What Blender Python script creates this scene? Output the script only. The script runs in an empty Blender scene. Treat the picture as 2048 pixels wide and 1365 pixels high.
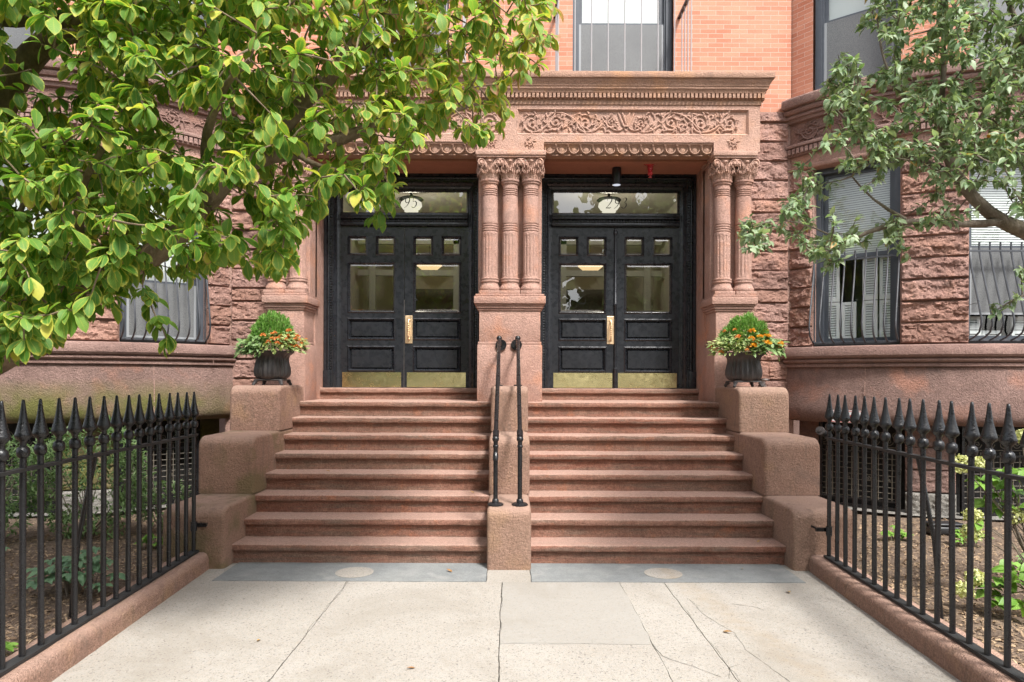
import bpy, bmesh, math, random
from mathutils import Vector, noise, Matrix
R = math.radians
sc = bpy.context.scene
col = sc.collection

# ------------------------------------------------------------------ camera, world, sun, exposure
CAMZ, F = 1.712, 1365.0
cd = bpy.data.cameras.new('Camera'); cam = bpy.data.objects.new('Camera', cd); col.objects.link(cam)
cam.location = (0, 0, CAMZ); cam.rotation_euler = (R(90), R(-0.2), 0)
cd.sensor_width = 36; cd.lens = 36 * F / 2048; cd.shift_x = 0.0024; cd.shift_y = 0.0364
cd.clip_start = 0.05; cd.clip_end = 400
sc.camera = cam
SUN_EL, SUN_AZ = 55, 150          # azimuth from +Y towards +X
w = bpy.data.worlds.new('World'); sc.world = w; w.use_nodes = True
wn = w.node_tree.nodes; wl = w.node_tree.links; wn.clear()
sky = wn.new('ShaderNodeTexSky'); sky.sky_type = 'NISHITA'; sky.sun_disc = False
sky.sun_elevation = R(SUN_EL); sky.sun_rotation = R(SUN_AZ); sky.air_density = 1.0; sky.dust_density = 3.0
hs = wn.new('ShaderNodeHueSaturation'); hs.inputs['Saturation'].default_value = 0.35
bg = wn.new('ShaderNodeBackground'); bg.inputs[1].default_value = 0.15
wo = wn.new('ShaderNodeOutputWorld')
wl.new(sky.outputs[0], hs.inputs['Color']); wl.new(hs.outputs[0], bg.inputs[0]); wl.new(bg.outputs[0], wo.inputs[0])
sd = bpy.data.lights.new('Sun', 'SUN'); sun = bpy.data.objects.new('Sun', sd); col.objects.link(sun)
sd.energy = 2.9; sd.angle = R(10); sd.color = (1.0, 0.975, 0.94)
sdir = Vector((math.sin(R(SUN_AZ)) * math.cos(R(SUN_EL)), math.cos(R(SUN_AZ)) * math.cos(R(SUN_EL)), math.sin(R(SUN_EL))))
sun.rotation_euler = sdir.to_track_quat('Z', 'Y').to_euler()
sc.view_settings.view_transform = 'Standard'; sc.view_settings.look = 'None'
sc.view_settings.gamma = 1; sc.view_settings.exposure = 1.22
try:
    sc.cycles.max_bounces = 8; sc.cycles.transparent_max_bounces = 16
    sc.cycles.caustics_reflective = False; sc.cycles.caustics_refractive = False
    sc.cycles.sample_clamp_indirect = 6
except Exception: pass

def at(px, py, D):
    "world point seen at photo pixel (px,py), D metres in front of the camera position"
    return Vector(((px - 1019) * D / F, D, CAMZ + (757 - py) * D / F))
rnd = random.Random(7)

# ------------------------------------------------------------------ mesh helpers
ORG = {}
class MB:
    def __init__(s): s.v = []; s.f = []; s.uv = None; s.c = None; s.T = None
    def add(s, vs, fs):
        b = len(s.v)
        if s.T: vs = [s.T(Vector(p)) for p in vs]
        s.v.extend([tuple(p) for p in vs]); s.f.extend([tuple(i + b for i in f) for f in fs])
        return s
    def box(s, x0, x1, y0, y1, z0, z1):
        return s.add([(x, y, z) for x in (x0, x1) for y in (y0, y1) for z in (z0, z1)],
                     [(0, 1, 3, 2), (4, 6, 7, 5), (0, 4, 5, 1), (2, 3, 7, 6), (0, 2, 6, 4), (1, 5, 7, 3)])
    def rbox(s, x0, x1, y0, y1, z0, z1, r=0.01, seg=2):
        bm = bmesh.new(); bmesh.ops.create_cube(bm, size=1)
        for v in bm.verts:
            v.co = Vector(((x0 + x1) / 2 + v.co.x * (x1 - x0), (y0 + y1) / 2 + v.co.y * (y1 - y0), (z0 + z1) / 2 + v.co.z * (z1 - z0)))
        bmesh.ops.bevel(bm, geom=bm.edges[:], offset=r, segments=seg, profile=0.5, affect='EDGES')
        bm.verts.index_update()
        s.add([v.co.copy() for v in bm.verts], [[v.index for v in f.verts] for f in bm.faces]); bm.free(); return s
    def grid(s, fn, nu, nv):
        vs = [fn(i / nu, j / nv) for j in range(nv + 1) for i in range(nu + 1)]
        fs = [(j * (nu + 1) + i, j * (nu + 1) + i + 1, (j + 1) * (nu + 1) + i + 1, (j + 1) * (nu + 1) + i) for j in range(nv) for i in range(nu)]
        return s.add(vs, fs)
    def lathe(s, cx, cy, prof, n=24, mod=None, a0=0, a1=360, cap=True):
        full = abs(a1 - a0 - 360) < 1e-6; m = n if full else n + 1; vs = []; fs = []
        for k, (r, z) in enumerate(prof):
            for i in range(m):
                a = R(a0 + (a1 - a0) * i / n); rr = r * (mod(a, z, k) if mod else 1)
                vs.append((cx + rr * math.cos(a), cy + rr * math.sin(a), z))
        for k in range(len(prof) - 1):
            for i in range(n):
                j = (i + 1) % m
                fs.append((k * m + i, k * m + j, (k + 1) * m + j, (k + 1) * m + i))
        if cap and full:
            fs.append(tuple(range(m - 1, -1, -1))); fs.append(tuple((len(prof) - 1) * m + i for i in range(m)))
        return s.add(vs, fs)
    def tube(s, pts, rad, n=8, cap=True, flat=None):
        pts = [Vector(p) for p in pts]; N = len(pts)
        if not hasattr(rad, '__len__'): rad = [rad] * N
        vs = []; fs = []; prev = None
        for k in range(N):
            t = (pts[min(k + 1, N - 1)] - pts[max(k - 1, 0)])
            t = t.normalized() if t.length > 1e-9 else Vector((0, 0, 1))
            if prev is None:
                a = Vector((0, 0, 1)) if abs(t.z) < 0.9 else Vector((1, 0, 0))
                u = t.cross(a).normalized()
            else:
                u = prev - t * prev.dot(t)
                u = u.normalized() if u.length > 1e-6 else t.orthogonal().normalized()
            prev = u; vv = t.cross(u)
            for i in range(n):
                a = 2 * math.pi * i / n
                o = (u * math.cos(a) + vv * math.sin(a)) * rad[k]
                if flat: o = Vector((o.x * flat[0], o.y * flat[1], o.z * flat[2]))
                vs.append(pts[k] + o)
        for k in range(N - 1):
            for i in range(n):
                j = (i + 1) % n; fs.append((k * n + i, k * n + j, (k + 1) * n + j, (k + 1) * n + i))
        if cap: fs.append(tuple(range(n - 1, -1, -1))); fs.append(tuple((N - 1) * n + i for i in range(n)))
        return s.add(vs, fs)
    def ball(s, c, r, n=10, sc3=(1, 1, 1)):
        vs = [(c[0], c[1], c[2] + r * sc3[2])]; fs = []; m = max(4, n // 2)
        for k in range(1, m):
            p = math.pi * k / m
            for i in range(n):
                a = 2 * math.pi * i / n
                vs.append((c[0] + r * sc3[0] * math.sin(p) * math.cos(a), c[1] + r * sc3[1] * math.sin(p) * math.sin(a), c[2] + r * sc3[2] * math.cos(p)))
        vs.append((c[0], c[1], c[2] - r * sc3[2])); L = len(vs) - 1
        for i in range(n):
            j = (i + 1) % n; fs.append((0, 1 + i, 1 + j)); fs.append((L, L - n + j, L - n + i))
            for k in range(m - 2): fs.append((1 + k * n + i, 1 + (k + 1) * n + i, 1 + (k + 1) * n + j, 1 + k * n + j))
        return s.add(vs, fs)
    def sweep(s, prof, path, jit=0.0, sub=None, closed_prof=True):
        "profile [(d,z)] carried along a plan path [(x,y)], d to the path's right-hand side, mitred, ends capped"
        P = [Vector((p[0], p[1])) for p in path]
        if sub:
            Q = [P[0]]
            for a, b in zip(P, P[1:]):
                k = max(1, int((b - a).length / sub))
                Q += [a.lerp(b, (i + 1) / k) for i in range(k)]
            P = Q
        N = len(P); m = len(prof); vs = []; fs = []
        for k in range(N):
            t0 = (P[k] - P[max(k - 1, 0)]); t1 = (P[min(k + 1, N - 1)] - P[k])
            t0 = t0.normalized() if t0.length > 1e-9 else t1.normalized(); t1 = t1.normalized() if t1.length > 1e-9 else t0
            n0 = Vector((t0.y, -t0.x)); n1 = Vector((t1.y, -t1.x)); b = (n0 + n1).normalized(); b = b / max(0.3, b.dot(n0))
            for (d, z) in prof:
                p = Vector((P[k].x + b.x * d, P[k].y + b.y * d, z))
                if jit: p += noise.noise_vector(p * 9) * jit + noise.noise_vector(p * 40) * jit * 0.5
                vs.append(p)
        for k in range(N - 1):
            for i in range(m if closed_prof else m - 1):
                j = (i + 1) % m; fs.append((k * m + i, k * m + j, (k + 1) * m + j, (k + 1) * m + i))
        if closed_prof: fs.append(tuple(range(m))); fs.append(tuple((N - 1) * m + i for i in range(m - 1, -1, -1)))
        return s.add(vs, fs)
    def bframe(s, x0, x1, z0, z1, wd, yf, yb):
        "four mitred strips from the rectangle at depth yf to a rectangle wd further in at depth yb"
        return s.add([(x0, yf, z0), (x1, yf, z0), (x1, yf, z1), (x0, yf, z1), (x0 + wd, yb, z0 + wd), (x1 - wd, yb, z0 + wd), (x1 - wd, yb, z1 - wd), (x0 + wd, yb, z1 - wd)],
                     [(0, 1, 5, 4), (1, 2, 6, 5), (2, 3, 7, 6), (3, 0, 4, 7)])
    def build(s, name, mat, parent=None, smooth=None, recalc=True, loc=None):
        me = bpy.data.meshes.new(name); o0 = Vector((0, 0, 0))
        if parent is not None: o0 = ORG[parent.name]
        elif loc is not None: o0 = Vector(loc)
        me.from_pydata([(p[0] - o0.x, p[1] - o0.y, p[2] - o0.z) for p in s.v], [], s.f)
        if s.uv:
            ul = me.uv_layers.new(name='UVMap'); flat = [0.0] * (2 * len(me.loops))
            for i, l in enumerate(me.loops): flat[2 * i], flat[2 * i + 1] = s.uv[l.vertex_index]
            ul.data.foreach_set('uv', flat)
        if s.c:
            s.c += [(0.5, 0.3, 0.0)] * (len(s.v) - len(s.c))
            ca = me.color_attributes.new('tint', 'FLOAT_COLOR', 'POINT')
            ca.data.foreach_set('color', [x for c in s.c for x in (c[0], c[1], c[2], 1.0)])
        if recalc:
            bm = bmesh.new(); bm.from_mesh(me); bmesh.ops.recalc_face_normals(bm, faces=bm.faces[:]); bm.to_mesh(me); bm.free()
        if smooth is not None:
            me.polygons.foreach_set('use_smooth', [True] * len(me.polygons))
            if smooth < 180: me.set_sharp_from_angle(angle=R(smooth))
        me.materials.append(mat); me.update()
        o = bpy.data.objects.new(name, me); col.objects.link(o)
        if parent is not None: o.parent = parent
        elif loc is not None: o.location = loc
        ORG[o.name] = o0
        return o
def tag(o, label, cat, group=None):
    o['label'] = label; o['category'] = cat
    if group: o['group'] = group
    return o
def thing(name, loc, label, cat, group=None):
    o = bpy.data.objects.new(name, None); col.objects.link(o); o.location = loc; o.empty_display_size = 0.1
    ORG[o.name] = Vector(loc); return tag(o, label, cat, group)
def struct(o, kind='structure'): o['kind'] = kind; return o

# ------------------------------------------------------------------ material helpers
class NT:
    def __init__(s, name):
        s.m = bpy.data.materials.new(name); s.m.use_nodes = True; s.t = s.m.node_tree; s.t.nodes.clear()
        s.out = s.t.nodes.new('ShaderNodeOutputMaterial')
    def n(s, typ, ins=None, **kw):
        nd = s.t.nodes.new('ShaderNode' + typ)
        for k, v in kw.items(): setattr(nd, k, v)
        for k, v in (ins or {}).items():
            if hasattr(v, 'is_linked') or isinstance(v, bpy.types.NodeSocket): s.t.links.new(v, nd.inputs[k])
            else: nd.inputs[k].default_value = v
        return nd
    def pos(s): return s.n('NewGeometry').outputs['Position']
    def noise(s, vec, scale, detail=4, rough=0.55, dist=0): return s.n('TexNoise', {'Vector': vec, 'Scale': scale, 'Detail': detail, 'Roughness': rough, 'Distortion': dist}).outputs['Fac']
    def ramp(s, fac, a, b, va=0.0, vb=1.0): return s.n('MapRange', {'Value': fac, 'From Min': a, 'From Max': b, 'To Min': va, 'To Max': vb}, clamp=True).outputs[0]
    def mix(s, fac, a, b, mode='MIX'):
        nd = s.n('Mix', data_type='RGBA', blend_type=mode)
        for i, v in ((0, fac), (6, a), (7, b)):
            if isinstance(v, bpy.types.NodeSocket): s.t.links.new(v, nd.inputs[i])
            else: nd.inputs[i].default_value = (v if i == 0 else (*v, 1)) if not (i and len(v) == 4) else v
        return nd.outputs[2]
    def math(s, op, a, b=0.0, c=None):
        d = {0: a, 1: b}
        if c is not None: d[2] = c
        return s.n('Math', d, operation=op).outputs[0]
    def scale(s, colr, val): # multiply colour by a scalar socket
        cc = s.n('CombineColor', {0: val, 1: val, 2: val}).outputs[0]
        return s.mix(1.0, colr, cc, 'MULTIPLY')
    def bump(s, h, strength=0.5, dist=0.01, normal=None):
        d = {'Height': h, 'Strength': strength, 'Distance': dist}
        if normal is not None: d['Normal'] = normal
        return s.n('Bump', d).outputs[0]
    def bsdf(s, colr, rough=0.8, metal=0.0, normal=None, spec=0.5, **kw):
        d = {'Roughness': rough, 'Metallic': metal, 'Specular IOR Level': spec}
        d['Base Color'] = colr if isinstance(colr, bpy.types.NodeSocket) else (*colr, 1)
        if normal is not None: d['Normal'] = normal
        d.update(kw); return s.n('BsdfPrincipled', d).outputs[0]
    def done(s, sh): s.t.links.new(sh, s.out.inputs[0]); return s.m

def stone(name, c1, c2, stain=(0.09, 0.075, 0.07), stain_amt=0.6, grain=0.5, tool=0.55, moss=0.0, warm=None, mort=False):
    t = NT(name); p = t.pos()
    big = t.noise(p, 1.7, 5, 0.6); mid = t.noise(p, 9, 4); fine = t.noise(p, 85, 4, 0.75)
    c = t.mix(t.ramp(big, 0.36, 0.66), c1, c2)
    c = t.mix(t.ramp(mid, 0.42, 0.75, 0, 0.45), c, [x * 0.72 for x in c1])
    if warm: c = t.mix(t.ramp(t.noise(p, 3.3, 3), 0.52, 0.72, 0, 0.55), c, warm)
    c = t.scale(c, t.ramp(fine, 0.30, 0.70, 1 - grain * 0.75, 1 + grain * 0.6))
    c = t.scale(c, t.ramp(t.noise(p, 30, 5, 0.7), 0.3, 0.7, 1 - grain * 0.3, 1 + grain * 0.25))
    st = t.ramp(t.noise(p, 2.3, 6, 0.62, 0.4), 0.60, 0.74, 0, stain_amt)
    c = t.mix(st, c, stain)
    if moss:
        z = t.n('SeparateXYZ', {0: p}).outputs[2]; x = t.n('SeparateXYZ', {0: p}).outputs[0]
        f = t.math('MULTIPLY', t.ramp(z, 1.70, 1.42), t.ramp(t.noise(p, 2.6, 5), 0.30, 0.52, 0.25, moss))
        f = t.math('MULTIPLY', f, t.ramp(x, -3.3, -4.0))
        c = t.mix(f, c, (0.13, 0.13, 0.035))
    if name == 'brownstone_rockface':
        ta = t.n('SeparateColor', {0: t.n('Attribute', attribute_name='tint').outputs['Color']})
        c = t.scale(c, t.ramp(ta.outputs[0], 0, 1, 0.74, 1.14)); c = t.mix(t.ramp(ta.outputs[1], 0.5, 1, 0, 0.4), c, (0.36, 0.185, 0.12))
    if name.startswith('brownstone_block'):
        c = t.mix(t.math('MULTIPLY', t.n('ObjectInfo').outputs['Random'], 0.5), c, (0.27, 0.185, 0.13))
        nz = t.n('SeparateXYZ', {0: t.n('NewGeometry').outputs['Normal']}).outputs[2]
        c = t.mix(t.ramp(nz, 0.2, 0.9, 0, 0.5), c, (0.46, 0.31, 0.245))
        c = t.mix(t.ramp(t.noise(p, 16, 5, 0.7), 0.62, 0.68, 0, 0.6), c, (0.17, 0.10, 0.072))
        sx = t.n('Mapping', {'Vector': p, 'Scale': (5, 5, 1.1)}).outputs[0]
        c = t.mix(t.ramp(t.noise(sx, 2.0, 5, 0.65), 0.56, 0.70, 0, 0.5), c, (0.15, 0.11, 0.085))
    if mort:
        c = t.mix(t.ramp(t.noise(p, 2.4, 5, 0.6), 0.48, 0.62, 0, 0.6), c, (0.13, 0.11, 0.04))
    h = t.math('ADD', t.math('MULTIPLY', t.noise(p, 42, 4, 0.7), 0.7), t.math('MULTIPLY', t.noise(p, 130, 2, 0.6), 0.35))
    return t.done(t.bsdf(c, 0.88, normal=t.bump(h, min(1.0, tool * 1.3), 0.035), spec=0.25))

M = {}
M['ashlar'] = stone('brownstone_ashlar', (0.39, 0.23, 0.18), (0.45, 0.28, 0.225), stain_amt=0.35, warm=(0.56, 0.25, 0.14), grain=0.45)
M['carved'] = stone('brownstone_carved', (0.45, 0.27, 0.205), (0.49, 0.31, 0.24), stain_amt=0.3, warm=(0.56, 0.29, 0.17), grain=0.35)
M['cornice'] = stone('brownstone_cornice', (0.40, 0.245, 0.175), (0.36, 0.215, 0.155), stain_amt=0.55, warm=(0.52, 0.27, 0.13), grain=0.4)
M['rust'] = stone('brownstone_rockface', (0.34, 0.195, 0.158), (0.44, 0.27, 0.225), stain_amt=0.7, grain=0.5, tool=0.8, warm=(0.55, 0.29, 0.2))
M['mortar'] = stone('stone_mortar', (0.36, 0.22, 0.18), (0.42, 0.27, 0.22), stain_amt=0.1)
M['belly'] = stone('brownstone_base', (0.22, 0.14, 0.118), (0.295, 0.19, 0.162), stain_amt=0.75, moss=0.95, warm=(0.45, 0.21, 0.14), grain=0.55, tool=0.7)
M['mould'] = stone('brownstone_moulding', (0.265, 0.165, 0.14), (0.35, 0.225, 0.19), stain_amt=0.55, grain=0.4)
M['block'] = stone('brownstone_block', (0.31, 0.18, 0.13), (0.36, 0.22, 0.165), stain_amt=0.55, warm=(0.40, 0.24, 0.13), grain=0.6, tool=0.75)
M['blockm'] = stone('brownstone_block_mossy', (0.315, 0.17, 0.12), (0.35, 0.20, 0.14), stain_amt=0.5, grain=0.6, tool=0.75, mort=True)
M['granite'] = stone('granite_footing', (0.25, 0.235, 0.21), (0.17, 0.16, 0.145), stain_amt=0.4, grain=0.6)
M['soffit'] = stone('soffit_stone', (0.38, 0.165, 0.105), (0.34, 0.15, 0.095), stain_amt=0.2, grain=0.15, tool=0.15)

def mat_step():
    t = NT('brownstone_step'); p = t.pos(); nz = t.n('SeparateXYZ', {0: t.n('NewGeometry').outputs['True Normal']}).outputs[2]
    big = t.noise(p, 1.9, 5, 0.6); mid = t.noise(p, 12, 5, 0.65); fine = t.noise(p, 85, 4, 0.75)
    c = t.mix(t.ramp(big, 0.38, 0.62), (0.24, 0.10, 0.066), (0.30, 0.15, 0.108))
    sx = t.n('Mapping', {'Vector': p, 'Scale': (1.0, 6, 10)}).outputs[0]
    c = t.mix(t.ramp(t.noise(sx, 2.2, 6, 0.65), 0.46, 0.62, 0, 0.85), c, (0.185, 0.125, 0.095))
    c = t.mix(t.ramp(t.noise(sx, 3.1, 5, 0.6), 0.55, 0.70, 0, 0.8), c, (0.36, 0.20, 0.14))
    c = t.mix(t.ramp(mid, 0.5, 0.75, 0, 0.6), c, (0.16, 0.085, 0.06))
    c = t.mix(t.ramp(t.noise(p, 4.5, 6, 0.65), 0.58, 0.70, 0, 0.6), c, (0.40, 0.145, 0.07))
    rnd_ = t.n('ObjectInfo').outputs['Random']
    c = t.mix(t.math('MULTIPLY', rnd_, 0.35), c, (0.25, 0.175, 0.13))
    c = t.mix(t.ramp(nz, 0.35, 0.9, 0, 0.65), c, (0.49, 0.325, 0.262))  # upward faces paler: tread wear plus tread-to-riser light contrast put into the colour
    c = t.scale(c, t.ramp(fine, 0.30, 0.70, 0.62, 1.36))
    c = t.scale(c, t.ramp(t.noise(p, 28, 5, 0.7), 0.3, 0.7, 0.8, 1.18))
    h = t.math('ADD', t.math('MULTIPLY', t.noise(p, 42, 4, 0.7), 0.7), t.math('MULTIPLY', t.noise(p, 130, 2, 0.6), 0.35))
    return t.done(t.bsdf(c, 0.9, normal=t.bump(h, 0.85, 0.035), spec=0.25))
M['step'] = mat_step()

def mat_brick():
    t = NT('orange_brick'); uv = t.n('TexCoord').outputs['UV']; p = t.pos()
    b = t.n('TexBrick', {'Vector': uv, 'Color1': (0.43, 0.165, 0.10, 1), 'Color2': (0.53, 0.245, 0.16, 1), 'Mortar': (0.54, 0.365, 0.30, 1), 'Scale': 1.0,
                         'Mortar Size': 0.0042, 'Mortar Smooth': 0.3, 'Bias': 0.0, 'Brick Width': 0.205, 'Row Height': 0.0605}, offset=0.5, squash=1.0)
    c = t.mix(t.ramp(t.noise(p, 1.5, 4), 0.4, 0.7, 0, 0.35), b.outputs['Color'], (0.62, 0.30, 0.2))
    c = t.scale(c, t.ramp(t.noise(p, 90, 3), 0.3, 0.7, 0.9, 1.1))
    h = t.math('SUBTRACT', t.math('MULTIPLY', t.noise(p, 120, 2), 0.2), b.outputs['Fac'])
    return t.done(t.bsdf(c, 0.85, normal=t.bump(h, 0.5, 0.004), spec=0.3))
M['brick'] = mat_brick()

def paint(name, c, rough=0.28, wear=(0.12, 0.125, 0.14), amt=0.25, bump=0.25, bs=70, chips=0.0, chipc=(0.35, 0.36, 0.38)):
    t = NT(name); p = t.pos()
    cc = t.mix(t.ramp(t.noise(p, 4, 6, 0.7), 0.4, 0.8, 0, amt), c, wear)
    if chips: cc = t.mix(t.ramp(t.noise(p, 75, 4, 0.7), 0.70, 0.74, 0, chips), cc, chipc)
    r = t.ramp(t.noise(p, 14, 4), 0.3, 0.7, rough - 0.08, rough + 0.17)
    h = t.math('ADD', t.noise(p, bs, 3, 0.6), t.math('MULTIPLY', t.noise(p, 9, 3), 0.25))
    return t.done(t.bsdf(cc, r, normal=t.bump(h, bump, 0.006), spec=0.5))
M['door'] = paint('black_door_paint', (0.013, 0.0145, 0.0175), 0.25, (0.023, 0.0255, 0.031), 0.6, 0.3, 60, chips=0.22)
M['iron'] = paint('black_iron_paint', (0.006, 0.006, 0.007), 0.26, (0.02, 0.019, 0.02), 0.45, 0.45, 80, chips=0.3, chipc=(0.2, 0.18, 0.16))
M['urn'] = paint('weathered_urn_iron', (0.03, 0.026, 0.026), 0.45, (0.10, 0.085, 0.078), 0.7, 0.5, 60)
M['slate'] = paint('slate_window_paint', (0.055, 0.062, 0.075), 0.4, (0.10, 0.11, 0.125), 0.4, 0.2)
M['guard'] = paint('grey_guard_paint', (0.04, 0.043, 0.05), 0.35, (0.16, 0.165, 0.18), 0.5, 0.3)
M['white'] = paint('white_trim_paint', (0.72, 0.74, 0.74), 0.5, (0.6, 0.62, 0.62), 0.3, 0.1)
M['blind'] = paint('white_blind', (0.52, 0.55, 0.53), 0.5, (0.44, 0.47, 0.46), 0.3, 0.05)
M['track'] = paint('grey_window_track', (0.27, 0.28, 0.29), 0.5, (0.2, 0.21, 0.22), 0.4, 0.1)
M['ironr'] = paint('matt_iron_paint', (0.012, 0.012, 0.012), 0.6, (0.05, 0.048, 0.046), 0.4, 0.4)
M['grille'] = paint('rusty_grille_iron', (0.10, 0.085, 0.065), 0.6, (0.17, 0.14, 0.10), 0.5, 0.3)
M['rail2'] = paint('galvanised_rail', (0.33, 0.32, 0.33), 0.45, (0.4, 0.3, 0.25), 0.4, 0.2)
M['red'] = paint('red_enamel', (0.42, 0.02, 0.025), 0.25, (0.3, 0.02, 0.02), 0.3, 0.05)
M['redp'] = paint('red_print', (0.5, 0.03, 0.03), 0.5, (0.45, 0.03, 0.03), 0.3, 0.02)
M['blackp'] = paint('black_plastic', (0.012, 0.013, 0.015), 0.35, (0.03, 0.03, 0.03), 0.3, 0.1)
M['ink'] = paint('black_lettering', (0.012, 0.012, 0.01), 0.5, (0.02, 0.02, 0.02), 0.1, 0.02)
M['hall'] = paint('hall_plaster', (0.54, 0.51, 0.44), 0.8, (0.48, 0.455, 0.39), 0.4, 0.1)
M['hallwood'] = paint('hall_trim', (0.42, 0.42, 0.38), 0.5, (0.35, 0.35, 0.31), 0.4, 0.1)
M['halldark'] = paint('hall_floor', (0.06, 0.045, 0.03), 0.4, (0.09, 0.07, 0.05), 0.4, 0.1)
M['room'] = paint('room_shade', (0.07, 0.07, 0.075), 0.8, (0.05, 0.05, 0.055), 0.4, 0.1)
M['dark'] = paint('basement_void', (0.012, 0.011, 0.01), 0.9, (0.02, 0.018, 0.016), 0.4, 0.1)
def metal(name, c, rough, sc_=30, amt=0.5, c2=None):
    t = NT(name); p = t.pos(); n1 = t.noise(p, sc_, 6, 0.7)
    cc = t.mix(t.ramp(n1, 0.4, 0.7, 0, amt), c, c2 or [x * 0.6 for x in c])
    return t.done(t.bsdf(cc, t.ramp(n1, 0.3, 0.75, rough - 0.08, rough + 0.22), 1.0, t.bump(t.noise(p, 90, 3), 0.12, 0.004)))
M['brass'] = metal('scuffed_brass', (0.84, 0.73, 0.38), 0.14, 16, 0.5, (0.66, 0.58, 0.27))
M['brassp'] = metal('satin_brass', (0.88, 0.66, 0.42), 0.42, 20, 0.3)
M['bronze'] = metal('dull_bronze', (0.38, 0.33, 0.31), 0.4)
def glass(name, tint=(0.9, 0.93, 0.9), refl=1.0, rough=0.01, ior=1.5):
    t = NT(name); bf = t.n('NewGeometry').outputs['Backfacing']; fr = t.n('Fresnel', {'IOR': t.ramp(bf, 0, 1, ior, 1 / ior)}).outputs[0]
    wob = t.bump(t.noise(t.pos(), 3.5, 2), 0.05, 0.02)
    gl = t.n('BsdfGlossy', {'Color': (1, 1, 1, 1), 'Roughness': rough, 'Normal': wob}).outputs[0]
    tr = t.n('BsdfTransparent', {'Color': (*tint, 1)}).outputs[0]
    return t.done(t.n('MixShader', {0: t.math('MULTIPLY', fr, refl), 1: tr, 2: gl}).outputs[0])
M['glass'] = glass('window_glass', (0.97, 0.985, 0.975), 1.5)
M['doorglass'] = glass('door_glass', (0.93, 0.945, 0.91), 2.6, ior=1.6)
M['screen'] = None
def mat_screen():
    t = NT('insect_screen'); p = t.pos()
    c = t.mix(t.ramp(t.noise(p, 110, 3, 0.7), 0.35, 0.65), (0.085, 0.088, 0.09), (0.17, 0.175, 0.175))
    c = t.mix(t.ramp(t.noise(p, 2, 3), 0.4, 0.7, 0, 0.4), c, (0.08, 0.083, 0.087))
    return t.done(t.bsdf(c, 0.6))
M['screen'] = mat_screen()
def emit(name, c, s):
    t = NT(name); return t.done(t.n('Emission', {'Color': (*c, 1), 'Strength': s}).outputs[0])
M['globe'] = emit('lit_globe', (1.0, 0.93, 0.78), 0.42)
M['warm'] = emit('lit_shade', (1.0, 0.70, 0.36), 0.5)
M['lens'] = emit('lamp_lens', (0.85, 0.88, 1.0), 0.36)

def mat_concrete(name, c1, c2, speck=1.0):
    t = NT(name); p = t.pos()
    c = t.mix(t.ramp(t.noise(p, 1.3, 5, 0.6), 0.35, 0.68), c1, c2)
    v = t.n('TexVoronoi', {'Vector': p, 'Scale': 170.0, 'Randomness': 1.0}); rc = t.n('SeparateColor', {0: v.outputs['Color']}).outputs[0]
    c = t.mix(t.ramp(rc, 0.0, 1.0, 0, 0.6 * speck), c, (0.42, 0.365, 0.295))
    c = t.mix(t.math('MULTIPLY', t.ramp(rc, 0.84, 0.88), 0.5 * speck), c, (0.15, 0.13, 0.115))
    v2 = t.n('TexVoronoi', {'Vector': p, 'Scale': 105.0}); rc2 = t.n('SeparateColor', {0: v2.outputs['Color']}).outputs[1]
    c = t.mix(t.math('MULTIPLY', t.ramp(rc2, 0.94, 0.97), 0.6 * speck), c, (0.10, 0.085, 0.08))
    c = t.mix(t.ramp(t.noise(p, 28, 4, 0.7), 0.5, 0.75, 0, 0.35), c, (0.26, 0.21, 0.155))
    c = t.mix(t.ramp(t.noise(p, 0.8, 6, 0.7, 0.6), 0.5, 0.68, 0, 0.55), c, (0.22, 0.195, 0.16))
    c = t.mix(t.ramp(t.noise(p, 5, 6, 0.75), 0.56, 0.72, 0, 0.35), c, (0.37, 0.35, 0.315))
    x = t.n('SeparateXYZ', {0: p}); xx, yy = x.outputs[0], x.outputs[1]
    line = t.math('SUBTRACT', xx, t.math('MULTIPLY_ADD', yy, -0.18, 2.62))        # brown runoff streak across the right-hand slabs
    line = t.math('ADD', line, t.math('MULTIPLY', t.noise(p, 3, 3), 0.25))
    band = t.ramp(t.math('ABSOLUTE', line), 0.0, 0.16, 1, 0)
    c = t.mix(t.math('MULTIPLY', band, t.ramp(t.noise(p, 9, 4), 0.3, 0.65, 0, 0.45)), c, (0.27, 0.205, 0.13))
    h = t.math('ADD', t.math('MULTIPLY', v.outputs['Distance'], -0.6), t.noise(p, 120, 3))
    return t.done(t.bsdf(c, 0.9, normal=t.bump(h, 0.35 * speck + 0.05, 0.006), spec=0.3))
M['conc'] = mat_concrete('aggregate_concrete', (0.31, 0.298, 0.274), (0.262, 0.249, 0.225))
M['concp'] = mat_concrete('patched_concrete', (0.282, 0.270, 0.247), (0.258, 0.245, 0.222), 0.45)
M['blue'] = stone('bluestone', (0.19, 0.20, 0.20), (0.245, 0.25, 0.24), stain=(0.42, 0.40, 0.36), stain_amt=0.4, grain=0.25, tool=0.35)
M['asphalt'] = stone('asphalt', (0.05, 0.05, 0.05), (0.06, 0.06, 0.06), stain_amt=0.1)
M['joint'] = stone('joint_dirt', (0.05, 0.045, 0.035), (0.08, 0.07, 0.05), stain_amt=0.2)
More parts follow.
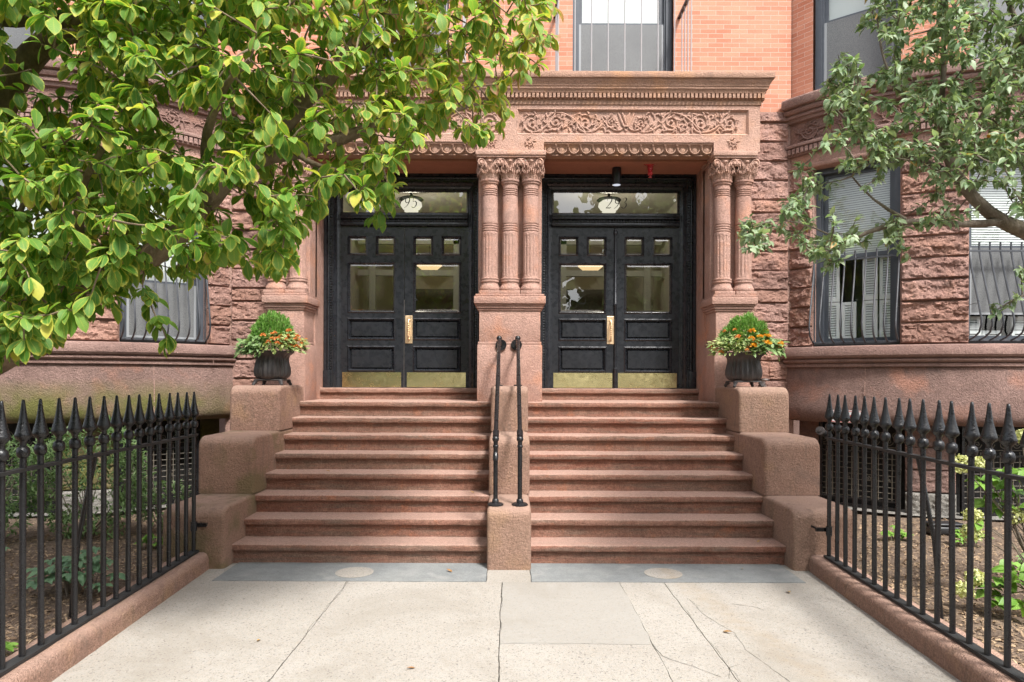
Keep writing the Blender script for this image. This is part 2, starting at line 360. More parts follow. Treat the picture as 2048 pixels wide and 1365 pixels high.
def mat_soil():
    t = NT('mulch_soil'); p = t.pos()
    c = t.mix(t.ramp(t.noise(p, 40, 5, 0.7), 0.35, 0.65), (0.085, 0.058, 0.042), (0.20, 0.145, 0.105))
    c = t.mix(t.ramp(t.noise(p, 2, 4), 0.4, 0.65, 0, 0.6), c, (0.23, 0.17, 0.125))
    v = t.n('TexVoronoi', {'Vector': p, 'Scale': 45.0}); rc = t.n('SeparateColor', {0: v.outputs['Color']}).outputs[0]
    c = t.mix(t.ramp(rc, 0.85, 0.9, 0, 0.6), c, (0.36, 0.26, 0.17))
    return t.done(t.bsdf(c, 0.95, normal=t.bump(t.noise(p, 55, 5, 0.7), 0.9, 0.03), spec=0.2))
M['soil'] = mat_soil()
def mat_bark(name, c1, c2):
    t = NT(name); p = t.pos(); mp = t.n('Mapping', {'Vector': p, 'Scale': (1, 1, 0.45)}).outputs[0]
    c = t.mix(t.ramp(t.noise(mp, 14, 6, 0.65), 0.35, 0.7), c1, c2)
    c = t.mix(t.ramp(t.noise(p, 3.2, 4), 0.5, 0.7, 0, 0.55), c, (0.115, 0.115, 0.045))
    return t.done(t.bsdf(c, 0.9, normal=t.bump(t.noise(mp, 45, 5, 0.7), 0.8, 0.02), spec=0.2))
M['bark'] = mat_bark('magnolia_bark', (0.15, 0.11, 0.072), (0.31, 0.235, 0.16))
M['bark2'] = mat_bark('cherry_bark', (0.13, 0.105, 0.08), (0.27, 0.225, 0.18))
def mat_leaf(name, dark, light, edge, tip, trans=0.35, rough=0.4, edge_amt=1.0):
    t = NT(name); a = t.n('Attribute', attribute_name='tint').outputs['Color']; sp = t.n('SeparateColor', {0: a})
    rr, yy, tt = sp.outputs[0], sp.outputs[1], sp.outputs[2]
    uv = t.n('SeparateXYZ', {0: t.n('UVMap').outputs[0]}); u, v = uv.outputs[0], uv.outputs[1]
    e = t.math('MAXIMUM', t.math('MULTIPLY', t.math('ABSOLUTE', t.math('SUBTRACT', u, 0.5)), 2.0), t.math('POWER', v, 2.2))
    e = t.math('ADD', e, t.math('MULTIPLY', t.math('SUBTRACT', t.noise(t.pos(), 70, 3), 0.5), 0.55))
    c = t.mix(rr, dark, light)
    vein = t.math('SINE', t.math('MULTIPLY', t.math('ADD', v, t.math('MULTIPLY', t.math('ABSOLUTE', t.math('SUBTRACT', u, 0.5)), -0.55)), 62.0))
    c = t.scale(c, t.ramp(vein, -1, 1, 0.93, 1.06))
    mid = t.ramp(t.math('ABSOLUTE', t.math('SUBTRACT', u, 0.5)), 0.0, 0.05, 0.4, 0)
    c = t.mix(mid, c, edge)
    k = t.math('MULTIPLY', t.ramp(t.math('ADD', e, t.math('MULTIPLY', yy, 0.75)), 0.92, 1.3), edge_amt)
    c = t.mix(k, c, edge)
    k2 = t.ramp(t.math('ADD', e, tt), 1.35, 1.62)
    c = t.mix(k2, c, tip)
    nrm = t.bump(vein, 0.12, 0.004)
    b = t.bsdf(c, rough, spec=0.4, normal=nrm)
    tr = t.n('BsdfTranslucent', {'Color': t.mix(1.0, c, (1.0, 1.05, 0.55), 'MULTIPLY')}).outputs[0]
    return t.done(t.n('MixShader', {0: trans, 1: b, 2: tr}).outputs[0])
M['magleaf'] = mat_leaf('magnolia_leaf', (0.085, 0.22, 0.025), (0.26, 0.43, 0.085), (0.56, 0.54, 0.09), (0.48, 0.27, 0.15), 0.5, 0.56)
M['cherleaf'] = mat_leaf('cherry_leaf', (0.125, 0.225, 0.095), (0.40, 0.49, 0.31), (0.42, 0.44, 0.2), (0.40, 0.25, 0.08), 0.36, 0.4, 0.6)
M['bushleaf'] = mat_leaf('shrub_leaf', (0.06, 0.14, 0.035), (0.24, 0.35, 0.13), (0.32, 0.40, 0.18), (0.2, 0.2, 0.08), 0.25, 0.42, 0.5)
M['creeper'] = mat_leaf('creeper_leaf', (0.10, 0.20, 0.10), (0.18, 0.30, 0.16), (0.22, 0.34, 0.17), (0.2, 0.25, 0.1), 0.2, 0.5, 0.5)
M['hydleaf'] = mat_leaf('hydrangea_leaf', (0.12, 0.26, 0.03), (0.24, 0.42, 0.08), (0.3, 0.42, 0.1), (0.3, 0.3, 0.1), 0.35, 0.45, 0.5)
M['thuja'] = mat_leaf('thuja_leaf', (0.06, 0.19, 0.02), (0.24, 0.44, 0.09), (0.34, 0.5, 0.14), (0.34, 0.5, 0.14), 0.3, 0.5, 0.6)
M['coleus'] = mat_leaf('bedding_leaf', (0.11, 0.22, 0.06), (0.34, 0.42, 0.16), (0.5, 0.5, 0.2), (0.55, 0.3, 0.1), 0.3, 0.45, 0.8)
M['orange'] = mat_leaf('orange_petal', (0.66, 0.20, 0.06), (0.80, 0.38, 0.12), (0.8, 0.35, 0.1), (0.8, 0.4, 0.1), 0.3, 0.6)
M['yellow'] = mat_leaf('yellow_petal', (0.72, 0.30, 0.03), (0.85, 0.48, 0.05), (0.85, 0.5, 0.1), (0.8, 0.5, 0.1), 0.3, 0.6)
M['cream'] = mat_leaf('hydrangea_petal', (0.48, 0.50, 0.20), (0.70, 0.70, 0.36), (0.7, 0.7, 0.4), (0.6, 0.55, 0.25), 0.3, 0.6)
M['dry'] = mat_leaf('dry_leaf', (0.30, 0.15, 0.06), (0.50, 0.33, 0.12), (0.5, 0.3, 0.1), (0.3, 0.15, 0.06), 0.2, 0.7)
M['chip'] = mat_leaf('wood_chip', (0.12, 0.075, 0.045), (0.42, 0.30, 0.19), (0.36, 0.25, 0.15), (0.3, 0.2, 0.1), 0.0, 0.9)

# ------------------------------------------------------------------ foliage helpers
OBOV = [0.10, 0.42, 0.74, 0.97, 0.94, 0.62, 0.04]
OVAT = [0.08, 0.72, 0.98, 0.90, 0.66, 0.34, 0.02]
NARR = [0.1, 0.7, 1.0, 0.7, 0.05]
RND = [0.2, 0.85, 1.0, 0.8, 0.2]
def leaf(mb, base, d, nrm, L, W, shape, droop=0.5, fold=0.25, tint=(0.5, 0.3, 0.1), rr=rnd):
    d = d.normalized(); nrm = (nrm - d * nrm.dot(d))
    nrm = nrm.normalized() if nrm.length > 1e-5 else d.orthogonal().normalized()
    side = d.cross(nrm); n = len(shape) - 1; b = len(mb.v); p = base.copy(); tw = rr.uniform(-0.35, 0.35)
    for k, wv in enumerate(shape):
        t = k / n
        a = -droop * t; dd = d * math.cos(a) + nrm * math.sin(a); nn = nrm * math.cos(a) - d * math.sin(a)
        s2 = side * math.cos(tw * t) + nn * math.sin(tw * t); hw = W * 0.5 * wv
        up = nn * (fold * hw)
        for q, u in ((p + s2 * hw + up, 0.0), (p, 0.5), (p - s2 * hw + up, 1.0)):
            mb.v.append((q.x, q.y, q.z)); mb.uv.append((u, t)); mb.c.append(tint)
        if k:
            o = b + 3 * (k - 1); mb.f.append((o, o + 1, o + 4, o + 3)); mb.f.append((o + 1, o + 2, o + 5, o + 4))
        p = p + dd * (L / n)
def LM():
    m = MB(); m.uv = []; m.c = []; return m
def rdir(rr=rnd):
    z = rr.uniform(-1, 1); a = rr.uniform(0, 2 * math.pi); q = math.sqrt(1 - z * z)
    return Vector((q * math.cos(a), q * math.sin(a), z))
def inpoly(x, y, P):
    c = False; j = len(P) - 1
    for i in range(len(P)):
        xi, yi = P[i]; xj, yj = P[j]
        if (yi > y) != (yj > y) and x < (xj - xi) * (y - yi) / (yj - yi) + xi: c = not c
        j = i
    return c

# ------------------------------------------------------------------ ground, path
g = MB(); g.box(-60, 60, -60, 30, -0.30, -0.06); struct(g.build('ground', M['asphalt']))
g = MB(); g.box(-2.80, 2.80, -3.2, 6.4, -0.06, -0.02); struct(g.build('path', M['joint']))
def slab(mb, x0, x1, y0, y1, z0, z1, jit=0.004, step=0.06):
    "a paving slab with slightly ragged edges"
    pts = []
    def run(a, b):
        k = max(1, int((Vector(b) - Vector(a)).length / step))
        for i in range(k): pts.append(Vector(a).lerp(Vector(b), i / k))
    run((x0, y0), (x1, y0)); run((x1, y0), (x1, y1)); run((x1, y1), (x0, y1)); run((x0, y1), (x0, y0))
    vs = []
    for p in pts:
        nv = noise.noise_vector(Vector((p.x * 7, p.y * 7, 1.3))) * jit * 2
        vs.append((p.x + nv.x, p.y + nv.y))
    n = len(vs); mb.add([(x, y, z1) for x, y in vs] + [(x, y, z0) for x, y in vs], [tuple(range(n))] + [(i, i + n, (i + 1) % n + n, (i + 1) % n) for i in range(n)])
pv = MB()
slab(pv, -2.78, -1.353, -3, 5.735, -0.03, 0); slab(pv, -1.348, -0.060, -3, 5.735, -0.03, 0)
slab(pv, -0.056, 0.93, -3, 4.397, -0.03, 0, 0.006); slab(pv, 0.933, 1.300, -3, 5.735, -0.03, 0); slab(pv, 1.305, 2.78, -3, 5.735, -0.03, 0)
slab(pv, -2.78, -2.50, 5.739, 6.3, -0.03, -0.001); slab(pv, 2.50, 2.78, 5.739, 6.3, -0.03, -0.001); slab(pv, -0.19, 0.19, 5.739, 6.3, -0.03, -0.002)
struct(pv.build('path', M['conc']))
pv = MB(); slab(pv, -0.054, 0.93, 4.40, 5.735, -0.03, 0.0, 0.006); struct(pv.build('path', M['concp']))
for s, lab in ((-1, 'left'), (1, 'right')):
    q = MB(); slab(q, *sorted((s * 0.195, s * 2.495)), 5.742, 6.32, -0.03, 0.003, 0.003)
    tag(q.build('bluestone_slab', M['blue'], loc=(s * 1.3, 6, 0)), 'grey bluestone slab lying at the foot of the %s flight of steps' % lab, 'paving slab', 'bluestone slabs')
    q = MB(); q.lathe(s * 1.355, 5.99, [(0.165, 0.004), (0.165, 0.0065), (0.155, 0.0075), (0.001, 0.0075)], 40)
    tag(q.build('round_cover', M['conc'], loc=(s * 1.355, 5.99, 0)), 'pale round cover set in the %s bluestone slab' % lab, 'cover', 'round covers')
# cracks: hairline dark ribbons following the old breaks in the slabs
ck = MB()
def crack(pts, wd=0.006, seed=0):
    P = [Vector((x, y, 0)) for x, y in pts]; Q = []
    for a, b in zip(P, P[1:]):
        k = max(2, int((b - a).length / 0.03))
        for i in range(k):
            q = a.lerp(b, i / k); o = noise.noise_vector(Vector((q.x * 6, q.y * 6, seed))) * 0.02 + noise.noise_vector(Vector((q.x * 30, q.y * 30, seed))) * 0.006
            Q.append(q + Vector((o.x, o.y, 0)))
    for a, b in zip(Q, Q[1:]):
        t = (b - a); 
        if t.length < 1e-6: continue
        n = Vector((-t.y, t.x, 0)).normalized() * wd * 0.5 * (0.4 + abs(noise.noise(a * 13)) * 1.4)
        ck.add([(a.x + n.x, a.y + n.y, 0.0015), (b.x + n.x, b.y + n.y, 0.0015), (b.x - n.x, b.y - n.y, 0.0015), (a.x - n.x, a.y - n.y, 0.0015)], [(0, 1, 2, 3)])
crack([(1.40, 5.3), (1.42, 4.9), (1.52, 4.6), (1.50, 4.3), (1.57, 4.0), (1.62, 3.5)], 0.003, 3)
crack([(1.31, 5.74), (1.30, 4.6), (1.31, 3.4)], 0.002, 4); crack([(-1.35, 5.74), (-1.352, 4.6), (-1.35, 3.4)], 0.004, 5); crack([(-0.058, 5.74), (-0.058, 3.4)], 0.003, 6)
crack([(0.93, 4.4), (0.95, 4.2), (1.1, 4.05), (1.25, 3.9)], 0.004, 8); crack([(1.7, 5.2), (1.85, 5.12), (1.9, 5.02)], 0.004, 9); crack([(1.25, 3.9), (1.3, 4.06), (1.42, 4.1)], 0.003, 2)
crack([(-0.054, 4.4), (0.3, 4.41), (0.93, 4.395)], 0.002, 11)
struct(ck.build('path', M['joint']))
# garden beds
for s in (-1, 1):
    q = MB()
    def bed(u, v, s=s):
        x = 2.84 + u * 6.5; y = -1 + v * 11.8
        return Vector((s * x, y, 0.06 + noise.noise(Vector((x * 1.3, y * 1.3, s))) * 0.03 + noise.noise(Vector((x * 6, y * 6, s))) * 0.012))
    q.grid(bed, 70, 120); struct(q.build('soil', M['soil'], smooth=180))
ch = LM()
for i in range(15000):
    s = rnd.choice((-1, 1)); x = 2.9 + abs(rnd.gauss(0, 1.3)); y = rnd.uniform(3.2, 8.0)
    z = 0.068 + noise.noise(Vector((x * 1.3, y * 1.3, s))) * 0.03 + noise.noise(Vector((x * 6, y * 6, s))) * 0.012
    d = rdir(); d.z *= 0.25
    leaf(ch, Vector((s * x, y, z)), d, Vector((rnd.uniform(-.5, .5), rnd.uniform(-.5, .5), 1)), rnd.uniform(0.012, 0.05), rnd.uniform(0.006, 0.02), [0.6, 1, 0.5], 0.3, 0.1, (rnd.random() ** 2.2, rnd.random(), 0))
o = ch.build('wood_mulch', M['chip'], recalc=False); struct(o, 'stuff'); o['label'] = 'wood chip mulch scattered over the garden soil'; o['category'] = 'mulch'

# ------------------------------------------------------------------ stoop
stoop = thing('stone_stoop', (0, 6.1, 0), 'brownstone stoop with twin flights of steps and rounded cheek blocks', 'stoop')
RIS, TR, Y1 = 0.178, 0.2862, 6.27
def prism_x(mb, prof, x0, x1, sub=0.08, jit=0.003, seed=0):
    n = max(1, int((x1 - x0) / sub)); m = len(prof); vs = []; fs = []
    for k in range(n + 1):
        x = x0 + (x1 - x0) * k / n
        for (y, z) in prof:
            p = Vector((x, y, z)); o = noise.noise_vector(Vector((x * 5, y * 7 + seed, z * 7))) * jit + noise.noise_vector(Vector((x * 23, y * 23, z * 23 + seed))) * jit * 0.6
            vs.append((x, y + o.y, z + o.z))
    for k in range(n):
        for i in range(m): j = (i + 1) % m; fs.append((k * m + i, k * m + j, (k + 1) * m + j, (k + 1) * m + i))
    fs.append(tuple(range(m))); fs.append(tuple(n * m + i for i in range(m - 1, -1, -1)))
    mb.add(vs, fs)
for s in (-1, 1):
    x0, x1 = sorted((s * 0.17, s * 2.56))
    for i in range(8):
        zb, zt, yf = i * RIS, (i + 1) * RIS, Y1 + i * TR
        yr = yf + 0.038; yb = yr + TR + 0.02 if i < 7 else 9.3
        prof = [(yr, zb - 0.01), (yr, zt - 0.062), (yr - 0.001, zt - 0.0585), (yf + 0.004, zt - 0.058), (yf, zt - 0.05), (yf, zt - 0.018), (yf + 0.004, zt - 0.007), (yf + 0.016, zt - 0.001), (yf + 0.04, zt), (yb, zt), (yb, zb - 0.01)]
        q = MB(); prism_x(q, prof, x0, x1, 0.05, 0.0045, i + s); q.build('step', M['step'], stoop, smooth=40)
def cheek(mb, x0, x1, y0, y1, z0, z1, rf=0.13, rs=0.05, sides=(1, 1), seed=0):
    "block with a rounded top front edge and softened sides, skin slightly worn"
    bm = bmesh.new(); bmesh.ops.create_cube(bm, size=1)
    for v in bm.verts: v.co = Vector(((x0 + x1) / 2 + v.co.x * (x1 - x0), (y0 + y1) / 2 + v.co.y * (y1 - y0), (z0 + z1) / 2 + v.co.z * (z1 - z0)))
    def ed(f): return [e for e in bm.edges if f((e.verts[0].co + e.verts[1].co) / 2)]
    bmesh.ops.bevel(bm, geom=ed(lambda c: abs(c.y - y0) < 1e-4 and abs(c.z - z1) < 1e-4), offset=rf, segments=8, profile=0.5, affect='EDGES')
    E = []
    for e in bm.edges:
        a, b = e.verts[0].co, e.verts[1].co
        for k, xx in ((0, x0), (1, x1)):
            if sides[k] and abs(a.x - xx) < 1e-4 and abs(b.x - xx) < 1e-4 and not (abs(a.z - z0) < 1e-4 and abs(b.z - z0) < 1e-4) and not (abs(a.y - y1) < 1e-4 and abs(b.y - y1) < 1e-4): E.append(e)
    bmesh.ops.bevel(bm, geom=E, offset=rs, segments=4, profile=0.5, affect='EDGES')
    bmesh.ops.triangulate(bm, faces=[f for f in bm.faces if len(f.verts) > 4])
    bm.verts.index_update()
    vs = [v.co.copy() for v in bm.verts]; fs = [[v.index for v in f.verts] for f in bm.faces]; bm.free()
    mb.add(vs, fs)
ZB = [0, 0.55, 1.122, 1.622]
for s in (-1, 1):
    for k, yf in enumerate((6.10, 6.80, 7.56)):
        q = MB(); x0, x1 = sorted((s * 2.545, s * 3.107))
        cheek(q, x0, x1, yf, 8.46 if k == 2 else 8.3, ZB[k] + (0.003 if k else -0.03), ZB[k + 1], 0.11, 0.038, (1, 1) if k < 3 else (0, 0))
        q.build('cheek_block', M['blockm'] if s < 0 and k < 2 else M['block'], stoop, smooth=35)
for k, (yf, hw) in enumerate(((6.10, 0.199), (6.83, 0.205), (7.57, 0.208))):
    q = MB(); cheek(q, -hw, hw, yf, 8.44, ZB[k] + (0.003 if k else -0.03), ZB[k + 1], 0.10, 0.035)
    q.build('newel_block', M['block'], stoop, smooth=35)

# ------------------------------------------------------------------ building
bld = thing('brownstone_building', (0, 9, 0), 'brownstone and orange brick row house with two black double doors between bow fronts', 'building')
YW, YF, YP = 8.93, 9.25, 8.45       # wall face, door frame face, pier face
def uvbox(mb): pass
def brick_wall(pts, z0, z1, name='brick_wall', holes=()):
    "brick skin along a plan polyline; UV in metres; holes = (u0,u1,z0,z1)"
    q = MB(); q.uv = []
    U = [0.0]
    for a, b in zip(pts, pts[1:]): U.append(U[-1] + (Vector(b) - Vector(a)).length)
    cuts = sorted(set(U + [h for hh in holes for h in hh[:2]])); zs = sorted(set([z0, z1] + [h for hh in holes for h in hh[2:]]))
    def P(u):
        for i in range(len(U) - 1):
            if u <= U[i + 1] + 1e-6: return Vector(pts[i]).lerp(Vector(pts[i + 1]), (u - U[i]) / (U[i + 1] - U[i]))
    for u0, u1 in zip(cuts, cuts[1:]):
        for a, b in zip(zs, zs[1:]):
            if any(h[0] - 1e-6 <= u0 and u1 <= h[1] + 1e-6 and h[2] - 1e-6 <= a and b <= h[3] + 1e-6 for h in holes): continue
            n = len(q.v); p0, p1 = P(u0), P(u1)
            q.v += [(p0.x, p0.y, a), (p1.x, p1.y, a), (p1.x, p1.y, b), (p0.x, p0.y, b)]; q.uv += [(u0, a), (u1, a), (u1, b), (u0, b)]
            q.f.append((n, n + 1, n + 2, n + 3))
    return q.build(name, M['brick'], bld, recalc=False)
ZTOP = 8.2
BX, BY = 5.9, 10.445
def bay(s, th, Rr, z=0.0):
    a = R(th); return Vector((s * (BX - Rr * math.sin(a)), BY - Rr * math.cos(a), z))
# flat wall over the porch
brick_wall([(-3.67, YW), (3.67, YW)], 5.2, ZTOP, holes=[(3.67 + s * 1.47 - 0.66, 3.67 + s * 1.47 + 0.66, 5.34, 7.5) for s in (-1, 1)])
q = MB(); q.box(-3.67, 3.67, YW + 0.25, YW + 0.3, 5.2, ZTOP); q.box(-9, 9, 13.6, 13.8, 0, ZTOP); q.box(-9, 9, 9.0, 13.7, ZTOP, ZTOP + 0.1)
q.build('rear_wall', M['mortar'], bld)

# rock-faced ashlar
def rock(mb, surf, u0, u1, z0, z1, seed, amp=0.045, gap=0.004):
    u0 += gap; u1 -= gap; z0 += gap; z1 -= gap; w_, h_ = u1 - u0, z1 - z0
    nu = max(5, int(w_ / 0.014)); nv = max(5, int(h_ / 0.014)); rr = random.Random(seed); nc = max(2, int(w_ * h_ / 0.02))
    cells = [(rr.random() * w_, rr.random() * h_, rr.uniform(-.8, .8), rr.uniform(-1.6, 1.0), rr.uniform(0.4, 0.85)) for _ in range(nc)]
    off = Vector((seed * 3.71, seed * 1.37, seed * 0.77))
    def fn(a, b):
        u = u0 + a * w_; z = z0 + b * h_; P = Vector((u, z, 0)) + off
        wv = noise.noise_vector(P * 11) * 0.035
        x, y = u - u0 + wv.x, z - z0 + wv.y
        ew = 0.006 + 0.05 * noise.noise(P * 9) ** 2 + 0.012 * abs(noise.noise(P * 23))
        e = min(min(u - u0, u1 - u) / ew, min((z - z0) / (ew * .6), (z1 - z) / (ew * 1.6)), 1.0)
        c = min(cells, key=lambda c: (c[0] - x) ** 2 + ((c[1] - y) * 1.7) ** 2)
        f = c[4] + (x - c[0]) * c[2] * 2 + (y - c[1]) * c[3] * 2
        q1 = noise.fractal(Vector((P.x * 5.5, P.y * 9, P.z)), 0.8, 2.0, 5)
        d = f + 0.2 * q1 + 0.5 * math.floor(q1 * 2.2 + 0.5) / 2.2 + 0.24 * noise.noise(P * 38) + 0.30 * (0.5 - b)
        return surf(u, z, (0.12 + min(1.5, max(0.0, d))) * amp * max(0.0, e))
    mb.grid(fn, nu, nv)
    if mb.c is None: mb.c = []
    tn = (rr.random(), rr.random(), 0)
    mb.c += [tn] * (len(mb.v) - len(mb.c))
COURSE = 0.252
seed = 100
for s in (-1, 1):
    # return between porch and bow
    q = MB(); q.box(*sorted((s * 2.56, s * 3.72)), YW + 0.004, 9.7, 0.0, 5.195); q.build('backing_wall', M['mortar'], bld)
    q = MB(); z = 0.35; k = 0
    while z < 5.15:
        z1 = min(z + (COURSE if k % 5 else 0.17), 5.2)
        rock(q, lambda u, zz, d, s=s: Vector((s * u, YW - d, zz)), 2.95, 3.64, z, z1, seed, 0.034); seed += 1; z = z1; k += 1
    q.build('rockface_wall', M['rust'], bld, smooth=28)
WIN1, WIN0 = (28.4, 49.6), (-13.5, 13.5)
TH = 56.4
for s in (-1, 1):
    # backing and rock-faced piers of the bow
    RW = 2.68
    spans = [(49.6, TH), (13.5, 28.4), (-28.4, -13.5), (-TH, -49.6)]
    for (a0, a1) in spans:
        q = MB(); q2 = MB()
        q2.grid(lambda u, v: bay(s, a0 + (a1 - a0) * u, RW - 0.005, 2.1 + v * 2.32), 8, 1)
        for a in (a0, a1): q2.grid(lambda u, v: bay(s, a, RW - 0.005 - 0.28 * u, 2.1 + v * 2.32), 1, 1)
        z = 2.13; k = 0
        while z < 4.38:
            z1 = min(z + COURSE, 4.42)
            rock(q, lambda u, zz, d: bay(s, u / RW * 180 / math.pi, RW + d, zz), R(a0) * RW, R(a1) * RW, z, z1, seed, 0.038); seed += 1; z = z1; k += 1
        q2.build('backing_wall', M['mortar'], bld); q.build('rockface_wall', M['rust'], bld, smooth=28)
    def arc(name, prof, mat, th=TH, n=44, sm=40, j=0.0):
        q = MB(); m = len(prof)
        def fn(u, v):
            i = min(int(round(v * (m - 1))), m - 1); p = bay(s, -th + 2 * th * u, prof[i][0], prof[i][1])
            return p + noise.noise_vector(p * 8) * j
        q.grid(fn, n, m - 1); return q.build(name, mat, bld, smooth=sm)
    arc('sill_moulding', [(2.72, 1.862), (2.772, 1.866), (2.775, 1.872), (2.775, 1.902), (2.762, 1.906), (2.762, 1.914), (2.79, 1.918), (2.806, 1.935), (2.808, 1.955), (2.79, 1.962), (2.79, 1.972), (2.825, 1.980), (2.842, 2.005), (2.844, 2.02), (2.844, 2.09), (2.836, 2.112), (2.80, 2.122), (2.52, 2.13)], M['mould'], j=0.002, n=70, sm=24)
    arc('base_belly', [(2.45, 1.185), (2.60, 1.172), (2.67, 1.178), (2.72, 1.20), (2.755, 1.24), (2.772, 1.30), (2.776, 1.38), (2.772, 1.5), (2.76, 1.65), (2.75, 1.78), (2.745, 1.865)], M['belly'], j=0.006, n=60)
    jt = MB()                                                           # pale mortar joints in belly and sill
    for th, za, zb, rr_ in ((36.0, 1.22, 1.86, 2.765), (-20, 1.22, 1.86, 2.765), (41, 2.0, 2.115, 2.838), (20, 2.0, 2.115, 2.838), (27, 2.0, 2.115, 2.838), (50, 1.87, 2.115, 2.80)):
        for i in range(8):
            a, b = za + (zb - za) * i / 8, za + (zb - za) * (i + 1) / 8
            rad = lambda z: rr_ + (0.012 if z < 1.7 else -0.012 if rr_ < 2.8 else 0.004)
            w0 = 0.09 + 0.08 * noise.noise(Vector((th, i * 1.0, s)))
            jt.add([bay(s, th - w0, rad(a), a), bay(s, th + w0, rad(a), a), bay(s, th + w0, rad(b), b), bay(s, th - w0, rad(b), b)], [(0, 1, 2, 3)])
    jt.build('mortar_joint', M['mortar'], bld)
    arc('lintel_band', [(2.44, 4.40), (2.69, 4.402), (2.71, 4.41), (2.72, 4.43), (2.72, 4.45), (2.70, 4.462), (2.69, 4.47), (2.69, 4.598)], M['ashlar'])
    arc('dentil_band', [(2.69, 4.60), (2.73, 4.602), (2.735, 4.61), (2.735, 4.70), (2.77, 4.705), (2.775, 4.725), (2.77, 4.745), (2.72, 4.75)], M['mould'])
    q = MB(); nd = 92
    for i in range(nd):
        a = -TH + 1 + (2 * TH - 2) * i / (nd - 1)
        c = [bay(s, a + da, rr_, z) for z in (4.625, 4.69) for (da, rr_) in ((-.42, 2.73), (.42, 2.73), (.42, 2.765), (-.42, 2.765))]
        q.add(c, [(0, 1, 2, 3), (4, 5, 6, 7), (0, 1, 5, 4), (1, 2, 6, 5), (2, 3, 7, 6), (3, 0, 4, 7)])
    q.build('dentil_row', M['mould'], bld)
    arc('frieze_band', [(2.70, 4.752), (2.70, 5.03)], M['rust'])
    arc('bay_cornice', [(2.70, 5.03), (2.74, 5.035), (2.745, 5.06), (2.75, 5.064), (2.75, 5.075), (2.775, 5.08), (2.78, 5.11), (2.765, 5.116), (2.765, 5.126), (2.80, 5.135), (2.815, 5.16), (2.815, 5.18), (2.80, 5.186), (2.80, 5.196), (2.85, 5.205), (2.86, 5.23), (2.86, 5.30), (2.85, 5.32), (2.62, 5.335)], M['mould'], n=70, j=0.002, sm=24)
    # brick upper bow with window holes
    n = 48; pts = [bay(s, TH - 2 * TH * i / n, 2.68) for i in range(n + 1)]; pts = [(p.x, p.y) for p in pts]
    L = sum((Vector(b) - Vector(a)).length for a, b in zip(pts, pts[1:])); ua = lambda th: (TH - th) / (2 * TH) * L
    brick_wall(pts, 5.33, ZTOP, holes=[(ua(49.6), ua(28.4), 5.34, 7.5), (ua(13.5), ua(-13.5), 5.34, 7.5), (ua(-28.4), ua(-49.6), 5.34, 7.5)])
    # basement wall and footing
    bs = [(50, TH), (14.5, 27), (-27, -14.5), (-TH, -50)]
    for (a0, a1) in bs:
        z = 0.36; q = MB()
        while z < 1.15:
            z1 = min(z + 0.27, 1.2)
            rock(q, lambda u, zz, d: bay(s, u / 2.45 * 180 / math.pi, 2.45 + d, zz), R(a0) * 2.45, R(a1) * 2.45, z, z1, seed, 0.02, 0.003); seed += 1; z = z1
        q.build('basement_wall', M['belly'], bld, smooth=28)  # darker stone than the upper piers: shrub shade put into the colour
    q = MB(); q.grid(lambda u, v: bay(s, -TH + 2 * TH * u, 2.30, 0.02 + v * 1.2), 40, 1); q.build('basement_wall', M['dark'], bld)
    q = MB()
    for (a0, a1) in bs: rock(q, lambda u, zz, d: bay(s, u / 2.5 * 180 / math.pi, 2.47 + d, zz), R(a0) * 2.5, R(a1) * 2.5, -0.02, 0.36, seed, 0.03); seed += 1
    q.grid(lambda u, v: bay(s, -50 + 100 * u, 2.46 + (0.14 if v > .5 else 0) * 0, -0.02 + v * 0.13), 40, 1)
    q.grid(lambda u, v: bay(s, -TH + 2 * TH * u, 2.1 + 0.5 * v, 0.13 - 0.03 * v), 40, 1)
    q.build('granite_footing', M['granite'], bld, smooth=50)

# carved scrollwork
def spiral(mb, P, r0, turns, a0, dirn, th0, nl=9, flip=1):
    "P maps (u,z,d) onto the wall; a rolled acanthus stem with leaflets"
    N = int(20 * turns); pts = []; rad = []
    for i in range(N + 1):
        t = i / N; a = a0 + dirn * t * turns * 2 * math.pi; r = r0 * (1 - 0.86 * t)
        pts.append((r * math.cos(a), r * math.sin(a))); rad.append(th0 * (1.05 - 0.35 * t))
    mb.tube([P(x, z, 0.006) for x, z in pts], rad, 6)
    mb.ball(P(*pts[-1], 0.012), th0 * 1.7, 8)
    for i in range(nl):
        t = 0.02 + 0.55 * i / nl; k = int(t * N); x, z = pts[k]; a = math.atan2(z, x); L = r0 * (0.50 - 0.28 * t)
        for sg, ll in ((0.55, 1.0), (1.15, .6)):
            q = []
            for f in (0, .3, .6, .85, 1):
                b = a + dirn * (sg - 1.1 * f); q.append(P(x + math.cos(b) * L * ll * f, z + math.sin(b) * L * ll * f, 0.006 + 0.010 * math.sin(f * 3)))
            mb.tube(q, [th0 * .35, th0 * .75, th0 * .8, th0 * .5, th0 * .15], 5)
def stem(mb, P, p0, p1, p2, th):
    pts = [((1 - t) ** 2 * p0[0] + 2 * t * (1 - t) * p1[0] + t * t * p2[0], (1 - t) ** 2 * p0[1] + 2 * t * (1 - t) * p1[1] + t * t * p2[1]) for t in [i / 10 for i in range(11)]]
    mb.tube([P(x, z, 0.006) for x, z in pts], [th * (0.7 + 0.5 * math.sin(3.1 * i / 10)) for i in range(11)], 6)
